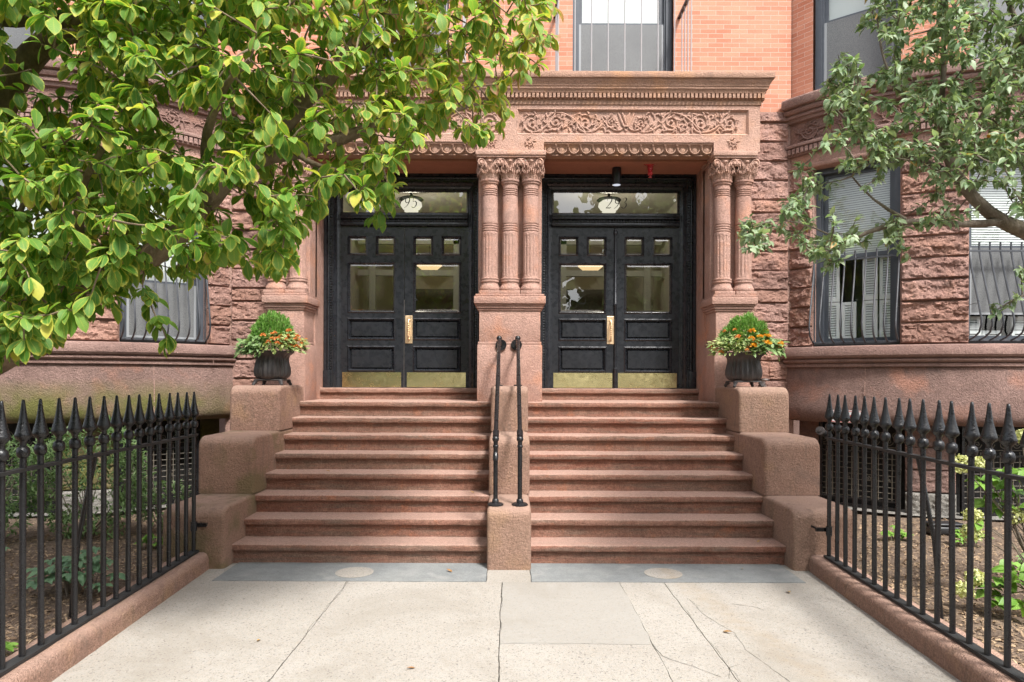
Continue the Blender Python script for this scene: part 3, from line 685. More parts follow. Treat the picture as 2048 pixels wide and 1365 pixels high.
# bow friezes
for s in (-1, 1):
    q = MB()
    for k, th in enumerate(range(-50, 51, 10)):
        P = lambda u, z, d, th=th: bay(s, th, 2.70) + (bay(s, th + math.degrees(u / 2.7), 2.70 + d) - bay(s, th, 2.70)) + Vector((0, 0, 4.89 + z))
        spiral(q, P, 0.12, 1.7, (k % 2) * math.pi, 1 if k % 2 else -1, 0.012, 9)
        for i in range(5):
            a = rnd.uniform(0, 6.28); x, z = 0.19 * math.cos(a), 0.1 * math.sin(a)
            stem(q, P, (0, 0), (x, -z), (x * 1.15, z), 0.009)
    q.build('carved_scrollwork', M['rust'], bld, smooth=60)

# ---- windows: local frame on the bow (u along chord, d outwards)
def frame_at(s, th, Rr):
    o = bay(s, th, Rr); n = (bay(s, th, Rr + 1) - o).normalized(); t = Vector((-n.y, n.x, 0))     # t: to the viewer's right
    if t.x < 0: t = -t
    return lambda p: o + t * p.x - n * p.y + Vector((0, 0, p.z))       # local x right, y inwards, z up
def flat_at(x, y): return lambda p: Vector((x + p.x, y + p.y, p.z))
def tmb(T): m = MB(); m.T = T; return m
def window(T, hw, z0, zm, z1, name='window', top='blind', bot='screen', frame='slate'):
    fr = tmb(T); fw = 0.075
    fr.box(-hw, -hw + fw, 0.10, 0.24, z0, z1); fr.box(hw - fw, hw, 0.10, 0.24, z0, z1); fr.box(-hw + fw, hw - fw, 0.10, 0.24, z1 - 0.07, z1); fr.rbox(-hw, hw, 0.05, 0.24, z0 - 0.001, z0 + 0.05, 0.006)
    for e in (-1, 1): fr.box(*sorted((e * (hw - fw), e * (hw - fw - 0.02))), 0.125, 0.235, z0 + 0.05, z1 - 0.07)
    W = fr.build(name, M[frame], bld)
    iw = hw - fw - 0.02
    for (za, zb, yy) in ((zm - 0.02, z1 - 0.07, 0.17), (z0 + 0.05, zm + 0.025, 0.205)):
        sh = tmb(T)
        sh.box(-iw, -iw + 0.045, yy, yy + 0.03, za, zb); sh.box(iw - 0.045, iw, yy, yy + 0.03, za, zb)
        sh.box(-iw + 0.045, iw - 0.045, yy, yy + 0.03, za, za + 0.05); sh.box(-iw + 0.045, iw - 0.045, yy, yy + 0.03, zb - 0.045, zb)
        sh.build('sash', M[frame], W)
        gl = tmb(T); gl.add([(-iw + 0.04, yy + .014, za + .04), (iw - 0.04, yy + .014, za + .04), (iw - 0.04, yy + .014, zb - .04), (-iw + 0.04, yy + .014, zb - .04)], [(0, 1, 2, 3)]); gl.build('pane', M['glass'], W)
    def fill(kind, za, zb, yy):
        m = tmb(T)
        if kind == 'blind':
            n = int((zb - za) / 0.028)
            for i in range(n):
                z = za + (i + 0.5) * (zb - za) / n
                m.add([(-iw, yy, z - 0.013), (iw, yy, z - 0.013), (iw, yy + 0.012, z + 0.013), (-iw, yy + 0.012, z + 0.013)], [(0, 1, 2, 3)])
            m.box(-iw, iw, yy - 0.005, yy + 0.02, zb, zb + 0.03); m.build('blind', M['blind'], W)
        elif kind == 'shade': m.box(-iw, iw, yy, yy + 0.005, za, zb); m.build('blind', M['blind'], W)
        elif kind == 'screen':
            m.box(-iw + 0.03, iw - 0.03, 0.150, 0.152, za + 0.02, zb); m.build('insect_screen', M['screen'], W)
            m = tmb(T)
            m.box(-iw, -iw + 0.03, 0.145, 0.158, za, zb); m.box(iw - 0.03, iw, 0.145, 0.158, za, zb); m.box(-iw + 0.03, iw - 0.03, 0.145, 0.158, za, za + 0.025); m.build('screen_frame', M['track'], W)
        elif kind == 'shutter':
            pw = iw / 2.05
            for k, x0 in enumerate((-iw, -iw + pw * 0.98, iw - 1.85 * pw, iw - pw * 0.9)):
                for (ca, cb) in ((za, (za + zb) / 2 - 0.03), ((za + zb) / 2 - 0.02, zb)):
                    if k == 1 and ca > za + 0.1: continue
                    x1 = x0 + pw * 0.86; e = yy + 0.03 * (k % 2)
                    m.box(x0, x0 + 0.035, e, e + 0.025, ca, cb); m.box(x1 - 0.035, x1, e, e + 0.025, ca, cb); m.box(x0 + .035, x1 - .035, e, e + 0.025, ca, ca + 0.05); m.box(x0 + .035, x1 - .035, e, e + 0.025, cb - 0.04, cb)
                    n = int((cb - ca - 0.09) / 0.03)
                    for i in range(n):
                        z = ca + 0.05 + (i + 0.5) * (cb - ca - 0.09) / n
                        m.add([(x0 + .035, e + 0.002, z - 0.014), (x1 - .035, e + 0.002, z - 0.014), (x1 - .035, e + 0.02, z + 0.012), (x0 + .035, e + 0.02, z + 0.012)], [(0, 1, 2, 3)])
            m.build('shutter', M['white'], W)
    fill(top, zm, z1 - 0.09, 0.215); zq = z0 + 0.06
    if bot == 'both':
        fill('shutter', z0 + 0.06, z0 + 0.33, 0.25); bot = 'screen'; zq = z0 + 0.34
    fill(bot, zq, zm, 0.242 if bot != 'screen' else 0.15)
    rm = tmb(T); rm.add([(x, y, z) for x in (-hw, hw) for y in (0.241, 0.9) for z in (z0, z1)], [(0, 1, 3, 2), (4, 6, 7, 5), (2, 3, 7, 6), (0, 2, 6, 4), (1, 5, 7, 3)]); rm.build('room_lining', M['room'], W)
    return W
def chord(th0, th1, Rr=2.68): return Rr * math.sin(R(abs(th1 - th0) / 2)), Rr * math.cos(R(abs(th1 - th0) / 2))
for s in (-1, 1):
    for (a, b, nm) in ((28.4, 49.6, 'near'), (-13.5, 13.5, 'mid'), (-49.6, -28.4, 'far')):
        hw, rc = chord(a, b); T = frame_at(s, (a + b) / 2, rc)
        if s > 0: window(T, hw, 2.135, 3.26, 4.40, top='blind', bot='shutter' if nm == 'near' else 'both' if nm == 'mid' else 'screen')
        else: window(T, hw, 2.135, 3.26 if nm != 'near' else 2.88, 4.40, top='shade', bot='screen')
        window(T, hw, 5.335, 6.28, 7.5, top='shade', bot='screen')
        # iron guard: bars lean outwards and curl back at the sill
        gd = tmb(T); nb = 9 if nm != 'mid' else 11
        zt = 3.20
        for i in range(nb):
            x = -hw + 0.015 + (2 * hw - 0.03) * i / (nb - 1)
            gd.tube([(x, 0.03, zt + 0.10), (x, 0.03, zt), (x, -0.03, zt - 0.25), (x, -0.14, zt - 0.62), (x, -0.185, zt - 0.80), (x, -0.185, zt - 0.87), (x, -0.15, zt - 0.95), (x, -0.07, zt - 1.0), (x, 0.03, zt - 1.03)], 0.0105, 6)
        for z, y in ((zt, 0.03), (zt - 1.03, 0.03)): gd.box(-hw, hw, y - 0.012, y + 0.012, z - 0.01, z + 0.01)
        for e in (-1, 1):
            x = e * (hw - 0.015); gd.tube([(x, 0.04, zt - 0.03), (x, 0.04, zt - 1.03)], 0.009, 6); gd.tube([(x, 0.05, zt - 0.62), (x, -0.135, zt - 0.62)], 0.003, 6)
        gd.build('window_guard', M['guard'], bld, smooth=40)
# basement grilles in the bows
for s in (-1, 1):
    for (a, b) in ((28.4, 49.4), (-13.5, 13.5), (-49.4, -28.4)):
        hw, rc = chord(a, b, 2.47); T = frame_at(s, (a + b) / 2, rc); gz = tmb(T)
        z0, z1 = 0.12, 1.17
        gz.box(-hw, -hw + 0.03, -0.02, 0.02, z0, z1); gz.box(hw - 0.03, hw, -0.02, 0.02, z0, z1); gz.box(-hw, hw, -0.021, 0.021, z0, z0 + 0.03); gz.box(-hw, hw, -0.021, 0.021, z0 + 0.09, z0 + 0.11); gz.box(-hw + .03, hw - .03, -0.018, 0.018, 0.80, 0.82)
        GR = gz.build('basement_grille', M['iron'], bld); gz = tmb(T)
        nx = int(2 * hw / 0.075)
        for i in range(1, nx):
            x = -hw + 2 * hw * i / nx; gz.tube([(x, 0, z0 + 0.1), (x, 0, 0.86)], 0.006, 5)
        for i in range(10): gz.tube([(-hw, 0.004, z0 + 0.13 + i * 0.07), (hw, 0.004, z0 + 0.13 + i * 0.07)], 0.005, 5)
        for i in range(nx):
            x = -hw + 2 * hw * (i + .5) / nx
            P = lambda u, z, d: Vector((x + u, 0, 0.95 + z + 0.07 * (i % 2)))
            spiral(gz, P, 0.05, 1.5, 0, 1 if i % 2 else -1, 0.0045, 0); spiral(gz, lambda u, z, d: Vector((x + u, 0, 0.48 + z)) , 0.03, 1.4, 1.5, -1 if i % 2 else 1, 0.004, 0) if i % 3 == 1 else None
        gz.build('grille_bars', M['grille'], GR)

# second-floor windows over the porch
for s in (-1, 1):
    T = flat_at(s * 1.47, YW); window(T, 0.66, 5.345, 6.42, 7.5, top='shade', bot='screen')
# balcony rail in front of each
for s in (-1, 1):
    rb = MB(); x0, x1 = sorted((s * 0.58, s * 2.20)); yf = 8.32; zt = 6.42
    n = 8
    for i in range(n + 1):
        x = x0 + (x1 - x0) * i / n; rb.tube([(x, yf, 5.40), (x, yf, zt)], 0.008, 6)
    for x in (x0, x1):
        for k in (1, 2, 3): rb.tube([(x, yf + 0.15 * k, 5.40), (x, yf + 0.15 * k, zt)], 0.008, 6)
    R0 = rb.build('balcony_railing', M['rail2'], bld, smooth=40)
    rb = MB(); rb.box(x0 - 0.02, x1 + 0.02, yf - 0.02, yf + 0.02, zt, zt + 0.03)
    for x in (x0, x1): rb.box(x - 0.02, x + 0.02, yf + 0.021, YW - 0.002, zt, zt + 0.03)
    rb.build('top_rail', M['iron'], R0)

# ---- porch: piers, columns, entablature
def rect_path(x0, x1, y, yb): return [(x0, yb), (x0, y), (x1, y), (x1, yb)]   # left side, front, right side: outside is to the right of travel? (handled by sign)
def ring(mb, x0, x1, y, yb, prof, jit=0.002):
    mb.sweep([(-d, z) for d, z in prof][::-1] if False else prof, [(x1, yb), (x1, y), (x0, y), (x0, yb)][::-1], jit, 0.1)
def pier(x0, x1, yb, name='pier'):
    q = MB(); y = YP
    q.rbox(x0 - 0.022, x1 + 0.022, y - 0.022, yb, 1.41, 2.127, 0.012); q.build(name, M['ashlar'], bld, smooth=40)
    q = MB(); q.rbox(x0 - 0.012, x1 + 0.012, y - 0.012, yb, 2.128, 2.165, 0.008); q.rbox(x0, x1, y, yb, 2.166, 2.57, 0.01); q.build(name, M['ashlar'], bld, smooth=40)
    q = MB()
    for (d, a, b) in ((0.015, 2.55, 2.575), (0.03, 2.577, 2.605), (0.04, 2.607, 2.63), (0.062, 2.632, 2.725), (0.045, 2.727, 2.752)):
        q.rbox(x0 - d, x1 + d, y - d, yb, a, b, 0.008)
    q.build('pier_cap', M['ashlar'], bld, smooth=40)
    q = MB(); q.rbox(x0 - 0.02, x1 + 0.02, YP + 0.19, yb, 2.753, 4.43, 0.008); q.build('pilaster', M['ashlar'], bld)
    q = MB(); q.rbox(x0 - 0.035, x1 + 0.05, y - 0.045, yb, 4.437, 4.46, 0.004); q.rbox(x0 - 0.05, x1 + 0.06, y - 0.06, yb, 4.462, 4.522, 0.008); q.build('abacus', M['carved'], bld, smooth=40)
pier(2.55, 2.99, YW + 0.02); pier(-2.99, -2.55, YW + 0.02); pier(-0.38, 0.38, YF + 0.2)
# one column, then copies
def column_parts(par, cx, cy, r):
    sh = MB(); zf0, zf1 = 2.985, 3.50
    fl = lambda a, z, k: (1 - 0.075 * max(0.0, math.cos(14 * a)) ** 0.6) if zf0 < z < zf1 else 1
    prof = [(r, 2.96), (r, zf0)]
    for i in range(12): prof.append((r, zf0 + 0.01 + (zf1 - zf0 - 0.02) * i / 11))
    prof += [(r, zf1), (r, 3.535)]
    for zc in (3.545, 3.575, 3.605, 3.635): prof += [(r * 0.99, zc - 0.006), (r * 0.86, zc), (r * 0.99, zc + 0.006), (r * 1.005, zc + 0.015)]
    prof += [(r * .985, 3.70), (r * .965, 3.98)]
    for zc in (3.99, 4.015, 4.04, 4.065): prof += [(r * 0.96, zc - 0.006), (r * 0.83, zc), (r * 0.96, zc + 0.006), (r * 0.97, zc + 0.012)]
    prof += [(r * .95, 4.09), (r * .95, 4.125), (r * 1.08, 4.135), (r * 1.10, 4.145), (r * 1.08, 4.155), (r * 1.2, 4.16), (r * 1.24, 4.172), (r * 1.2, 4.186), (r * 1.0, 4.19)]
    sh.lathe(cx, cy, prof, 84, fl); S = sh.build('column', M['ashlar'], par, smooth=35)
    b = MB(); b.rbox(cx - r * 1.28, cx + r * 1.28, cy - r * 1.28, cy + r * 1.2, 2.754, 2.80, 0.006)
    b.lathe(cx, cy, [(r * 1.25, 2.80), (r * 1.33, 2.815), (r * 1.3, 2.84), (r * 1.15, 2.865), (r * 1.06, 2.89), (r * 1.06, 2.905), (r * 1.16, 2.912), (r * 1.18, 2.925), (r * 1.13, 2.938), (r * 1.2, 2.944), (r * 1.2, 2.958), (r * 1.0, 2.966)], 36); b.build('column_base', M['ashlar'], S, smooth=40)
    c = MB(); z0, z1 = 4.19, 4.437
    c.lathe(cx, cy, [(r * .98, z0), (r * 1.0, z0 + .06), (r * 1.06, z0 + .13), (r * 1.2, z0 + .19), (r * 1.32, z0 + .23), (r * 1.32, z1)], 24)
    for tier, (h, nn, off, ro) in enumerate(((0.115, 8, 0, 1.06), (0.185, 8, 22.5, 1.12))):
        for i in range(nn):
            a = R(i * 45 + off); d = Vector((math.cos(a), math.sin(a), 0)); tg = Vector((-d.y, d.x, 0)); base = Vector((cx, cy, z0))
            for (o, wd) in ((0, 1.0), (-0.42, 0.6), (0.42, 0.6), (-0.75, 0.42), (0.75, 0.42)):
                hh = h * (1 - 0.35 * abs(o)); pts = []
                for f in (0, .3, .6, .85, 1.0, 1.03):
                    out = r * (ro + 0.12 * f + 0.55 * max(0, f - .6) ** 1.1 * 2)
                    zz = hh * min(f, 1.0) - (0.035 if f > 1.0 else 0)
                    pts.append(base + d * out + tg * o * r * 0.42 * (0.5 + f) + Vector((0, 0, zz)))
                c.tube(pts, [r * .09 * wd, r * .12 * wd, r * .13 * wd, r * .13 * wd, r * .12 * wd, r * .07 * wd], 6)
            c.ball(base + d * r * (ro + 0.40) + Vector((0, 0, h - 0.015)), r * 0.10, 6, (1, 1, .7))
    for e in (-1, 1):                                                # corner volutes
        P = lambda u, z, d, e=e: Vector((cx + e * (r * 1.08 + u * 0.9), cy - r * 1.3 - u * 0.25 - d, z0 + 0.185 + z))
        spiral(c, P, r * 0.50, 1.7, math.pi * 0.9, -1, r * 0.13, 0)
        c.tube([Vector((cx + e * r * .2, cy - r * 1.1, z0 + .10)), Vector((cx + e * r * .5, cy - r * 1.25, z0 + .18)), Vector((cx + e * r * .9, cy - r * 1.2, z0 + .225))], [r * .1, r * .14, r * .1], 6)
    c.ball((cx, cy - r * 1.45, z0 + 0.205), r * 0.2, 8, (1.3, .7, .8)); c.build('capital', M['carved'], S, smooth=60)
    return S
c0 = column_parts(bld, -0.252, 8.56, 0.099)
for dx, dy in ((0.252, 0), (0.512, 0), (2.66 + 0.252, 0), (2.925 + 0.252, 0), (-2.66 + 0.252, 0), (-2.925 + 0.252, 0)):
    c = c0.copy(); col.objects.link(c); c.parent = bld; c.location = c0.location + Vector((dx, dy, 0))
    for chd in list(c0.children): k = chd.copy(); col.objects.link(k); k.parent = c
# entablature body: flat face with two openings cut in it
EX = 3.09; OX0, OX1, OZ = 0.415, 2.52, 4.64
for (xa, xb) in ((-EX, -OX1), (-OX0, OX0), (OX1, EX)): q = MB(); q.box(xa, xb, YP, YW + 0.02, 4.524, OZ); q.build('lintel_end', M['carved'], bld)
PX0, PX1, PZ0, PZ1 = 0.085, 2.95, 4.735, 5.045
ent = MB()
def face_strip(xa, xb, za, zb, y=YP, dep=0.12): ent.box(xa, xb, y, y + dep, za, zb)
face_strip(-EX, EX, OZ + 0.0005, PZ0); face_strip(-EX, EX, PZ1, 5.16)
face_strip(-EX, -PX1, PZ0, PZ1); face_strip(PX1, EX, PZ0, PZ1); face_strip(-PX0, PX0, PZ0, PZ1)
ent.box(-EX, EX, YP + 0.121, YW + 0.02, OZ + 0.001, 5.16)
ent.build('entablature', M['carved'], bld)
for s in (-1, 1):
    x0, x1 = sorted((s * PX0, s * PX1)); q = MB(); q.box(x0, x1, YP + 0.03, YP + 0.12, PZ0, PZ1); q.bframe(x0, x1, PZ0, PZ1, 0.022, YP - 0.004, YP + 0.028)
    q.bframe(x0 - .012, x1 + .012, PZ0 - .012, PZ1 + .012, 0.012, YP - 0.001, YP - 0.004)
    cz = 4.89
    X = [0.27, 0.56, 0.93, 1.25, 1.62, 1.99, 2.36, 2.72]
    for k, x in enumerate(X):
        P = lambda u, z, d, x=x: Vector((s * (x + u), YP + 0.03 - d * 1.3, cz + z))
        big = 0.122 if k not in (3, 4) else 0.075
        spiral(q, P, big, 1.9, (0.5 if k % 2 else -0.5) * math.pi, 1 if k % 2 else -1, 0.013 if k not in (3, 4) else 0.010, 8)
        if k < 7 and k != 3:
            zz = -0.12 if k % 2 == 0 else 0.12; P0 = lambda u, z, d: Vector((s * u, YP + 0.03 - d * 1.3, cz + z))
            stem(q, P0, (x, zz), ((x + X[k + 1]) / 2, zz * 1.15), (X[k + 1], -zz), 0.011)
            for j in range(22):
                xx = x + 0.05 + (X[k + 1] - x - 0.1) * rnd.random(); z_ = rnd.uniform(-.12, .12); a = rnd.uniform(0, 6.28)
                stem(q, P0, (xx, z_), (xx + 0.03 * math.cos(a), z_ + 0.02), (xx + 0.06 * math.cos(a), max(-.13, min(.13, z_ + 0.06 * math.sin(a)))), 0.010)
    P0 = lambda u, z, d: Vector((s * u, YP + 0.03 - d * 1.3, cz + z))
    for e in (-1, 1):                                                 # central palmette and hanging grapes
        stem(q, P0, (1.435, -0.11), (1.435 + e * 0.05, 0.0), (1.435 + e * 0.10, 0.12), 0.012); stem(q, P0, (1.435, -0.02), (1.435 + e * 0.02, 0.06), (1.435 + e * 0.05, 0.125), 0.012)
        stem(q, P0, (1.435 + e * .02, -0.05), (1.435 + e * 0.1, -0.16), (1.435 + e * 0.25, -0.02), 0.011)
        for j in range(7): q.ball(P0(1.435 + e * (0.11 + 0.016 * (j % 3)), -0.01 - 0.022 * (j // 2), 0.012), 0.014, 6)
    q.box(*sorted((s * 1.40, s * 1.47)), YP - 0.002, YP + 0.028, cz - 0.055, cz - 0.035)
    q.build('frieze_panel', M['carved'], bld, smooth=50)
    # carved drops at both ends of the lintel
    q = MB()
    for x in (0.24, 2.76):
        P = lambda u, z, d, x=x: Vector((s * (x + u), YP - d * 1.2 + 0.004, 4.63 + z)); spiral(q, P, 0.05, 1.5, 1.5, 1, 0.008, 7)
        P0b = lambda u, z, d: Vector((s * u, YP - d * 1.2 + 0.004, 4.63 + z))
        for j in range(6): a = rnd.uniform(0, 6.28); stem(q, P0b, (x, 0), (x + .05 * math.cos(a), 0.03), (x + .085 * math.cos(a), .075 * math.sin(a)), 0.008)
    q.build('carved_drop', M['carved'], bld, smooth=60)
    # egg and dart under the lintel, soffit behind it
    xa, xb = sorted((s * (OX0 + .001), s * (OX1 - .001)))
    q = MB(); prof = [(0.0, 4.638), (0.0, 4.62), (-0.012, 4.615), (-0.03, 4.58), (-0.055, 4.54), (-0.075, 4.515), (-0.06, 4.505), (-0.06, 4.495), (-0.2, 4.495), (-0.2, 4.638)]
    q.sweep(prof, [(xa, YP + 0.012), (xb, YP + 0.012)], 0, None)
    ne = 14
    for i in range(ne):
        x = xa + (xb - xa) * (i + 0.5) / ne
        q.ball((x, YP + 0.066, 4.556), 0.052, 12, (0.86, 0.6, 1.22))
        ringp = [(x + 0.058 * math.sin(a), YP + 0.04 - 0.03 * math.cos(a) * 0.4, 4.572 - 0.064 * math.cos(a)) for a in [R(-150 + 300 * j / 14) for j in range(15)]]
        q.tube(ringp, 0.008, 5)
        xd = xa + (xb - xa) * i / ne
        if i: q.tube([(xd, YP + 0.012, 4.61), (xd, YP + 0.04, 4.56), (xd, YP + 0.07, 4.515)], [0.014, 0.009, 0.003], 5)
    q.build('egg_and_dart', M['cornice'], bld, smooth=60)
    q = MB(); q.box(xa - 0.05, xb + 0.05, YP + 0.22, YF + 0.02, 4.485, 4.7); q.box(xa - 0.02, xb + 0.02, YP + 0.215, YP + 0.3, 4.462, 4.4845); q.build('porch_soffit', M['soffit'], bld)
# cornice with dentils
q = MB()
corn = [(0.0, 5.10), (0.012, 5.102), (0.012, 5.155), (0.02, 5.16), (0.02, 5.228), (0.055, 5.232), (0.06, 5.252), (0.068, 5.265), (0.078, 5.275), (0.08, 5.30), (0.088, 5.304), (0.09, 5.325), (0.105, 5.345), (0.118, 5.37), (0.122, 5.382), (0.136, 5.384), (0.14, 5.39), (0.14, 5.452), (0.135, 5.46), (-0.3, 5.465), (-0.3, 5.10)]
q.sweep(corn, [(-EX, YW + 0.0), (-EX, YP), (EX, YP), (EX, YW + 0.0)], 0.003, 0.12); q.build('cornice', M['cornice'], bld, smooth=35)
q = MB(); n = 122
for i in range(n):
    x = -3.11 + 6.22 * i / (n - 1); q.box(x - 0.0165, x + 0.0165, YP - 0.06, YP - 0.018, 5.17, 5.224)
for e in (-1, 1):
    for i in range(7):
        y = YP + 0.02 + i * 0.051; q.box(*sorted((e * (EX + 0.018), e * (EX + 0.06))), y - 0.0165, y + 0.0165, 5.17, 5.224)
q.build('dentil_row', M['cornice'], bld)
# jamb faces and walls beside the doors
for s in (-1, 1):
    q = MB(); q.box(*sorted((s * 2.53, s * 2.60)), YW - 0.05, YF + 0.3, 1.40, 4.50); q.build('door_jamb', M['ashlar'], bld)
    # worn threshold
    x0, x1 = sorted((s * 0.37, s * 2.54)); q = MB()
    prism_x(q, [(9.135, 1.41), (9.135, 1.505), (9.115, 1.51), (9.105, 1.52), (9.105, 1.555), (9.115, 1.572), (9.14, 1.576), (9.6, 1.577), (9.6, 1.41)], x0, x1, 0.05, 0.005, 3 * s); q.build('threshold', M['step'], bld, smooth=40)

# ---- doors
DZ0, DZ1, TZ0, TZ1, YD = 1.580, 3.785, 3.964, 4.274, 9.345
LW = 0.868
def sweepXZ(mb, prof, x0, x1, z0, z1):
    "door-case moulding: profile [(inset,y)] carried up, over and down"
    rings = [(lambda i: [(x0 + i, z0), (x0 + i, z1 - i), (x1 - i, z1 - i), (x1 - i, z0)])(i) for i, y in prof]
    for k in range(len(prof) - 1):
        a, b = rings[k], rings[k + 1]; ya, yb = prof[k][1], prof[k + 1][1]
        for j in range(3): mb.add([(a[j][0], ya, a[j][1]), (a[j + 1][0], ya, a[j + 1][1]), (b[j + 1][0], yb, b[j + 1][1]), (b[j][0], yb, b[j][1])], [(0, 1, 2, 3)])
GLY = {  # italic numeral strokes: points (x,z,width) on a 0..1 tall cell
 '2': [[(.06, .70, .03), (.09, .86, .05), (.26, .99, .04), (.44, .90, .09), (.47, .74, .11), (.36, .48, .08), (.16, .20, .05), (.02, .03, .05)], [(.02, .04, .06), (.2, .06, .09), (.36, .04, .10), (.46, .14, .03)]],
 '9': [[(.46, .66, .07), (.40, .50, .05), (.24, .44, .07), (.11, .56, .09), (.10, .76, .09), (.22, .95, .05), (.38, .94, .06), (.48, .76, .10), (.44, .46, .10), (.30, .18, .06), (.06, -.02, .03)]],
 '3': [[(.10, .82, .05), (.20, .96, .04), (.36, .93, .09), (.40, .76, .10), (.26, .56, .04)], [(.24, .56, .04), (.42, .46, .09), (.44, .22, .11), (.30, .03, .06), (.12, .03, .05), (.05, .14, .09)]],
 '5': [[(.14, .98, .05), (.30, .95, .08), (.46, .99, .03)], [(.15, .98, .04), (.10, .56, .04)], [(.10, .56, .04), (.26, .62, .05), (.42, .50, .10), (.44, .26, .11), (.30, .04, .06), (.12, .02, .05), (.05, .12, .09)]] }
def glyph(mb, ch, x, z, h, y):
    for st in GLY[ch]:
        P = []
        for a, b in zip(st, st[1:]):
            for i in range(5): f = i / 5; P.append([a[k] + (b[k] - a[k]) * f for k in range(3)])
        P.append(list(st[-1]))
        for _ in range(3): P = [P[0]] + [[(P[i - 1][k] + 2 * P[i][k] + P[i + 1][k]) / 4 for k in range(3)] for i in range(1, len(P) - 1)] + [P[-1]]
        N = len(P); L_, R_ = [], []
        for i in range(N):
            t = Vector((P[min(i + 1, N - 1)][0] - P[max(i - 1, 0)][0], P[min(i + 1, N - 1)][1] - P[max(i - 1, 0)][1])); t = t.normalized(); nn = Vector((-t.y, t.x)) * P[i][2] * 0.42
            sl = lambda u, v: (x + (u + 0.12 * v) * h, y, z + v * h)
            L_.append(sl(P[i][0] + nn.x, P[i][1] + nn.y)); R_.append(sl(P[i][0] - nn.x, P[i][1] - nn.y))
        mb.add(L_ + R_, [(i, i + 1, N + i + 1, N + i) for i in range(N - 1)])
for s in (-1, 1):
    xc = s * 1.445; x0, x1 = xc - 1.075, xc + 1.075
    q = MB(); zt = 4.486
    sweepXZ(q, [(0.0, YF + 0.1), (0.0, YF), (0.035, YF), (0.042, YF + 0.012), (0.05, YF - 0.008), (0.062, YF - 0.012), (0.074, YF - 0.008), (0.08, YF + 0.02), (0.105, YF + 0.024), (0.112, YF + 0.012), (0.124, YF + 0.012), (0.13, YF + 0.03), (0.15, YF + 0.055), (0.156, YF + 0.055), (0.16, YF + 0.07), (0.185, YF + 0.085), (0.207, YF + 0.09), (0.207, YF + 0.2)], x0, x1, DZ0, zt)
    for e in (-1, 1): q.rbox(*sorted((xc + e * 1.08, xc + e * 0.985)), YF - 0.02, YF + 0.05, DZ0 - 0.002, 1.81, 0.006)       # plinth blocks
    nb = 70
    for i in range(nb):                                              # bead row up the case
        for e in (-1, 1): q.ball((xc + e * (1.075 - 0.093), YF + 0.02, 1.84 + (4.36 - 1.84) * i / nb), 0.0125, 6)
    DF = q.build('door_frame', M['door'], bld, smooth=30)
    q = MB()
    a, b = xc - LW - 0.002, xc + LW + 0.002
    q.rbox(a, b, YD - 0.055, YD + 0.1, 3.905, 3.962, 0.008); q.rbox(a, b, YD - 0.075, YD + 0.1, 3.88, 3.903, 0.006); q.rbox(a, b, YD - 0.035, YD + 0.1, 3.835, 3.878, 0.006); q.rbox(a, b, YD - 0.05, YD + 0.1, 3.79, 3.833, 0.006)
    for i in range(46): q.ball((a + (b - a) * (i + .5) / 46, YD - 0.037, 3.857), 0.013, 6)
    q.build('transom_bar', M['door'], DF, smooth=30)
    q = MB(); q.bframe(a, b, TZ0 - 0.004, TZ1 + 0.012, 0.024, YD - 0.02, YD + 0.02); q.build('transom_sash', M['door'], DF)
    q = MB(); q.add([(a + .02, YD + .024, TZ0), (b - .02, YD + .024, TZ0), (b - .02, YD + .024, TZ1), (a + .02, YD + .024, TZ1)], [(0, 1, 2, 3)]); q.build('transom_pane', M['doorglass'], DF)
    q = MB()
    for k, chx in enumerate('293' if s > 0 else '295'): glyph(q, chx, xc - 0.155 + 0.105 * k + (0.02 if s > 0 else 0.03), 4.045, 0.155, YD + 0.019)
    q.build('house_number', M['ink'], DF)
    for e in (-1, 1):                                                 # two leaves
        xs = xc + e * 0.003; xh = xc + e * LW                         # seam edge, hinge edge
        X = lambda d: xs + e * d                                      # distance from seam
        op0, op1 = 0.128, 0.128 + 0.637; TH_ = 0.045
        hs_ = [(3.399, 3.646), (2.610, 3.289), (2.240, 2.521), (1.808, 2.140)]
        lf = MB()
        lf.box(*sorted((X(0), X(op0))), YD, YD + TH_, DZ0, DZ1); lf.box(*sorted((X(op1), xh)), YD, YD + TH_, DZ0, DZ1)
        zz = [DZ0] + [v for h in hs_[::-1] for v in h] + [DZ1]
        for i in range(0, len(zz), 2): lf.box(*sorted((X(op0), X(op1))), YD, YD + TH_, zz[i], zz[i + 1])
        lf.box(*sorted((X(op0 + 0.252), X(op0 + 0.385))), YD, YD + TH_, 3.399, 3.646)
        lo, hi = sorted((X(op0), X(op1)))
        for (za, zb) in hs_[2:]:
            lf.bframe(lo - .012, hi + .012, za - .012, zb + .012, 0.016, YD - 0.001, YD - 0.013); lf.bframe(lo + .004, hi - .004, za + .004, zb - .004, 0.03, YD - 0.013, YD + 0.03)
            lf.bframe(lo + .034, hi - .034, za + .034, zb - .034, 0.012, YD + 0.03, YD + 0.008); lf.box(lo + .046, hi - .046, YD + 0.008, YD + 0.04, za + .046, zb - .046)
        panes = []
        for (xa, xb, za, zb) in [(*sorted((X(op0), X(op0 + .252))), 3.399, 3.646), (*sorted((X(op0 + .385), X(op1))), 3.399, 3.646), (lo, hi, 2.610, 3.289)]:
            lf.bframe(xa - .01, xb + .01, za - .01, zb + .01, 0.014, YD - 0.001, YD - 0.011); lf.bframe(xa + .004, xb - .004, za + .004, zb - .004, 0.02, YD - 0.011, YD + 0.022)
            panes.append((xa + .02, xb - .02, za + .02, zb - .02))
        Lf = lf.build('door_leaf', M['door'], bld)
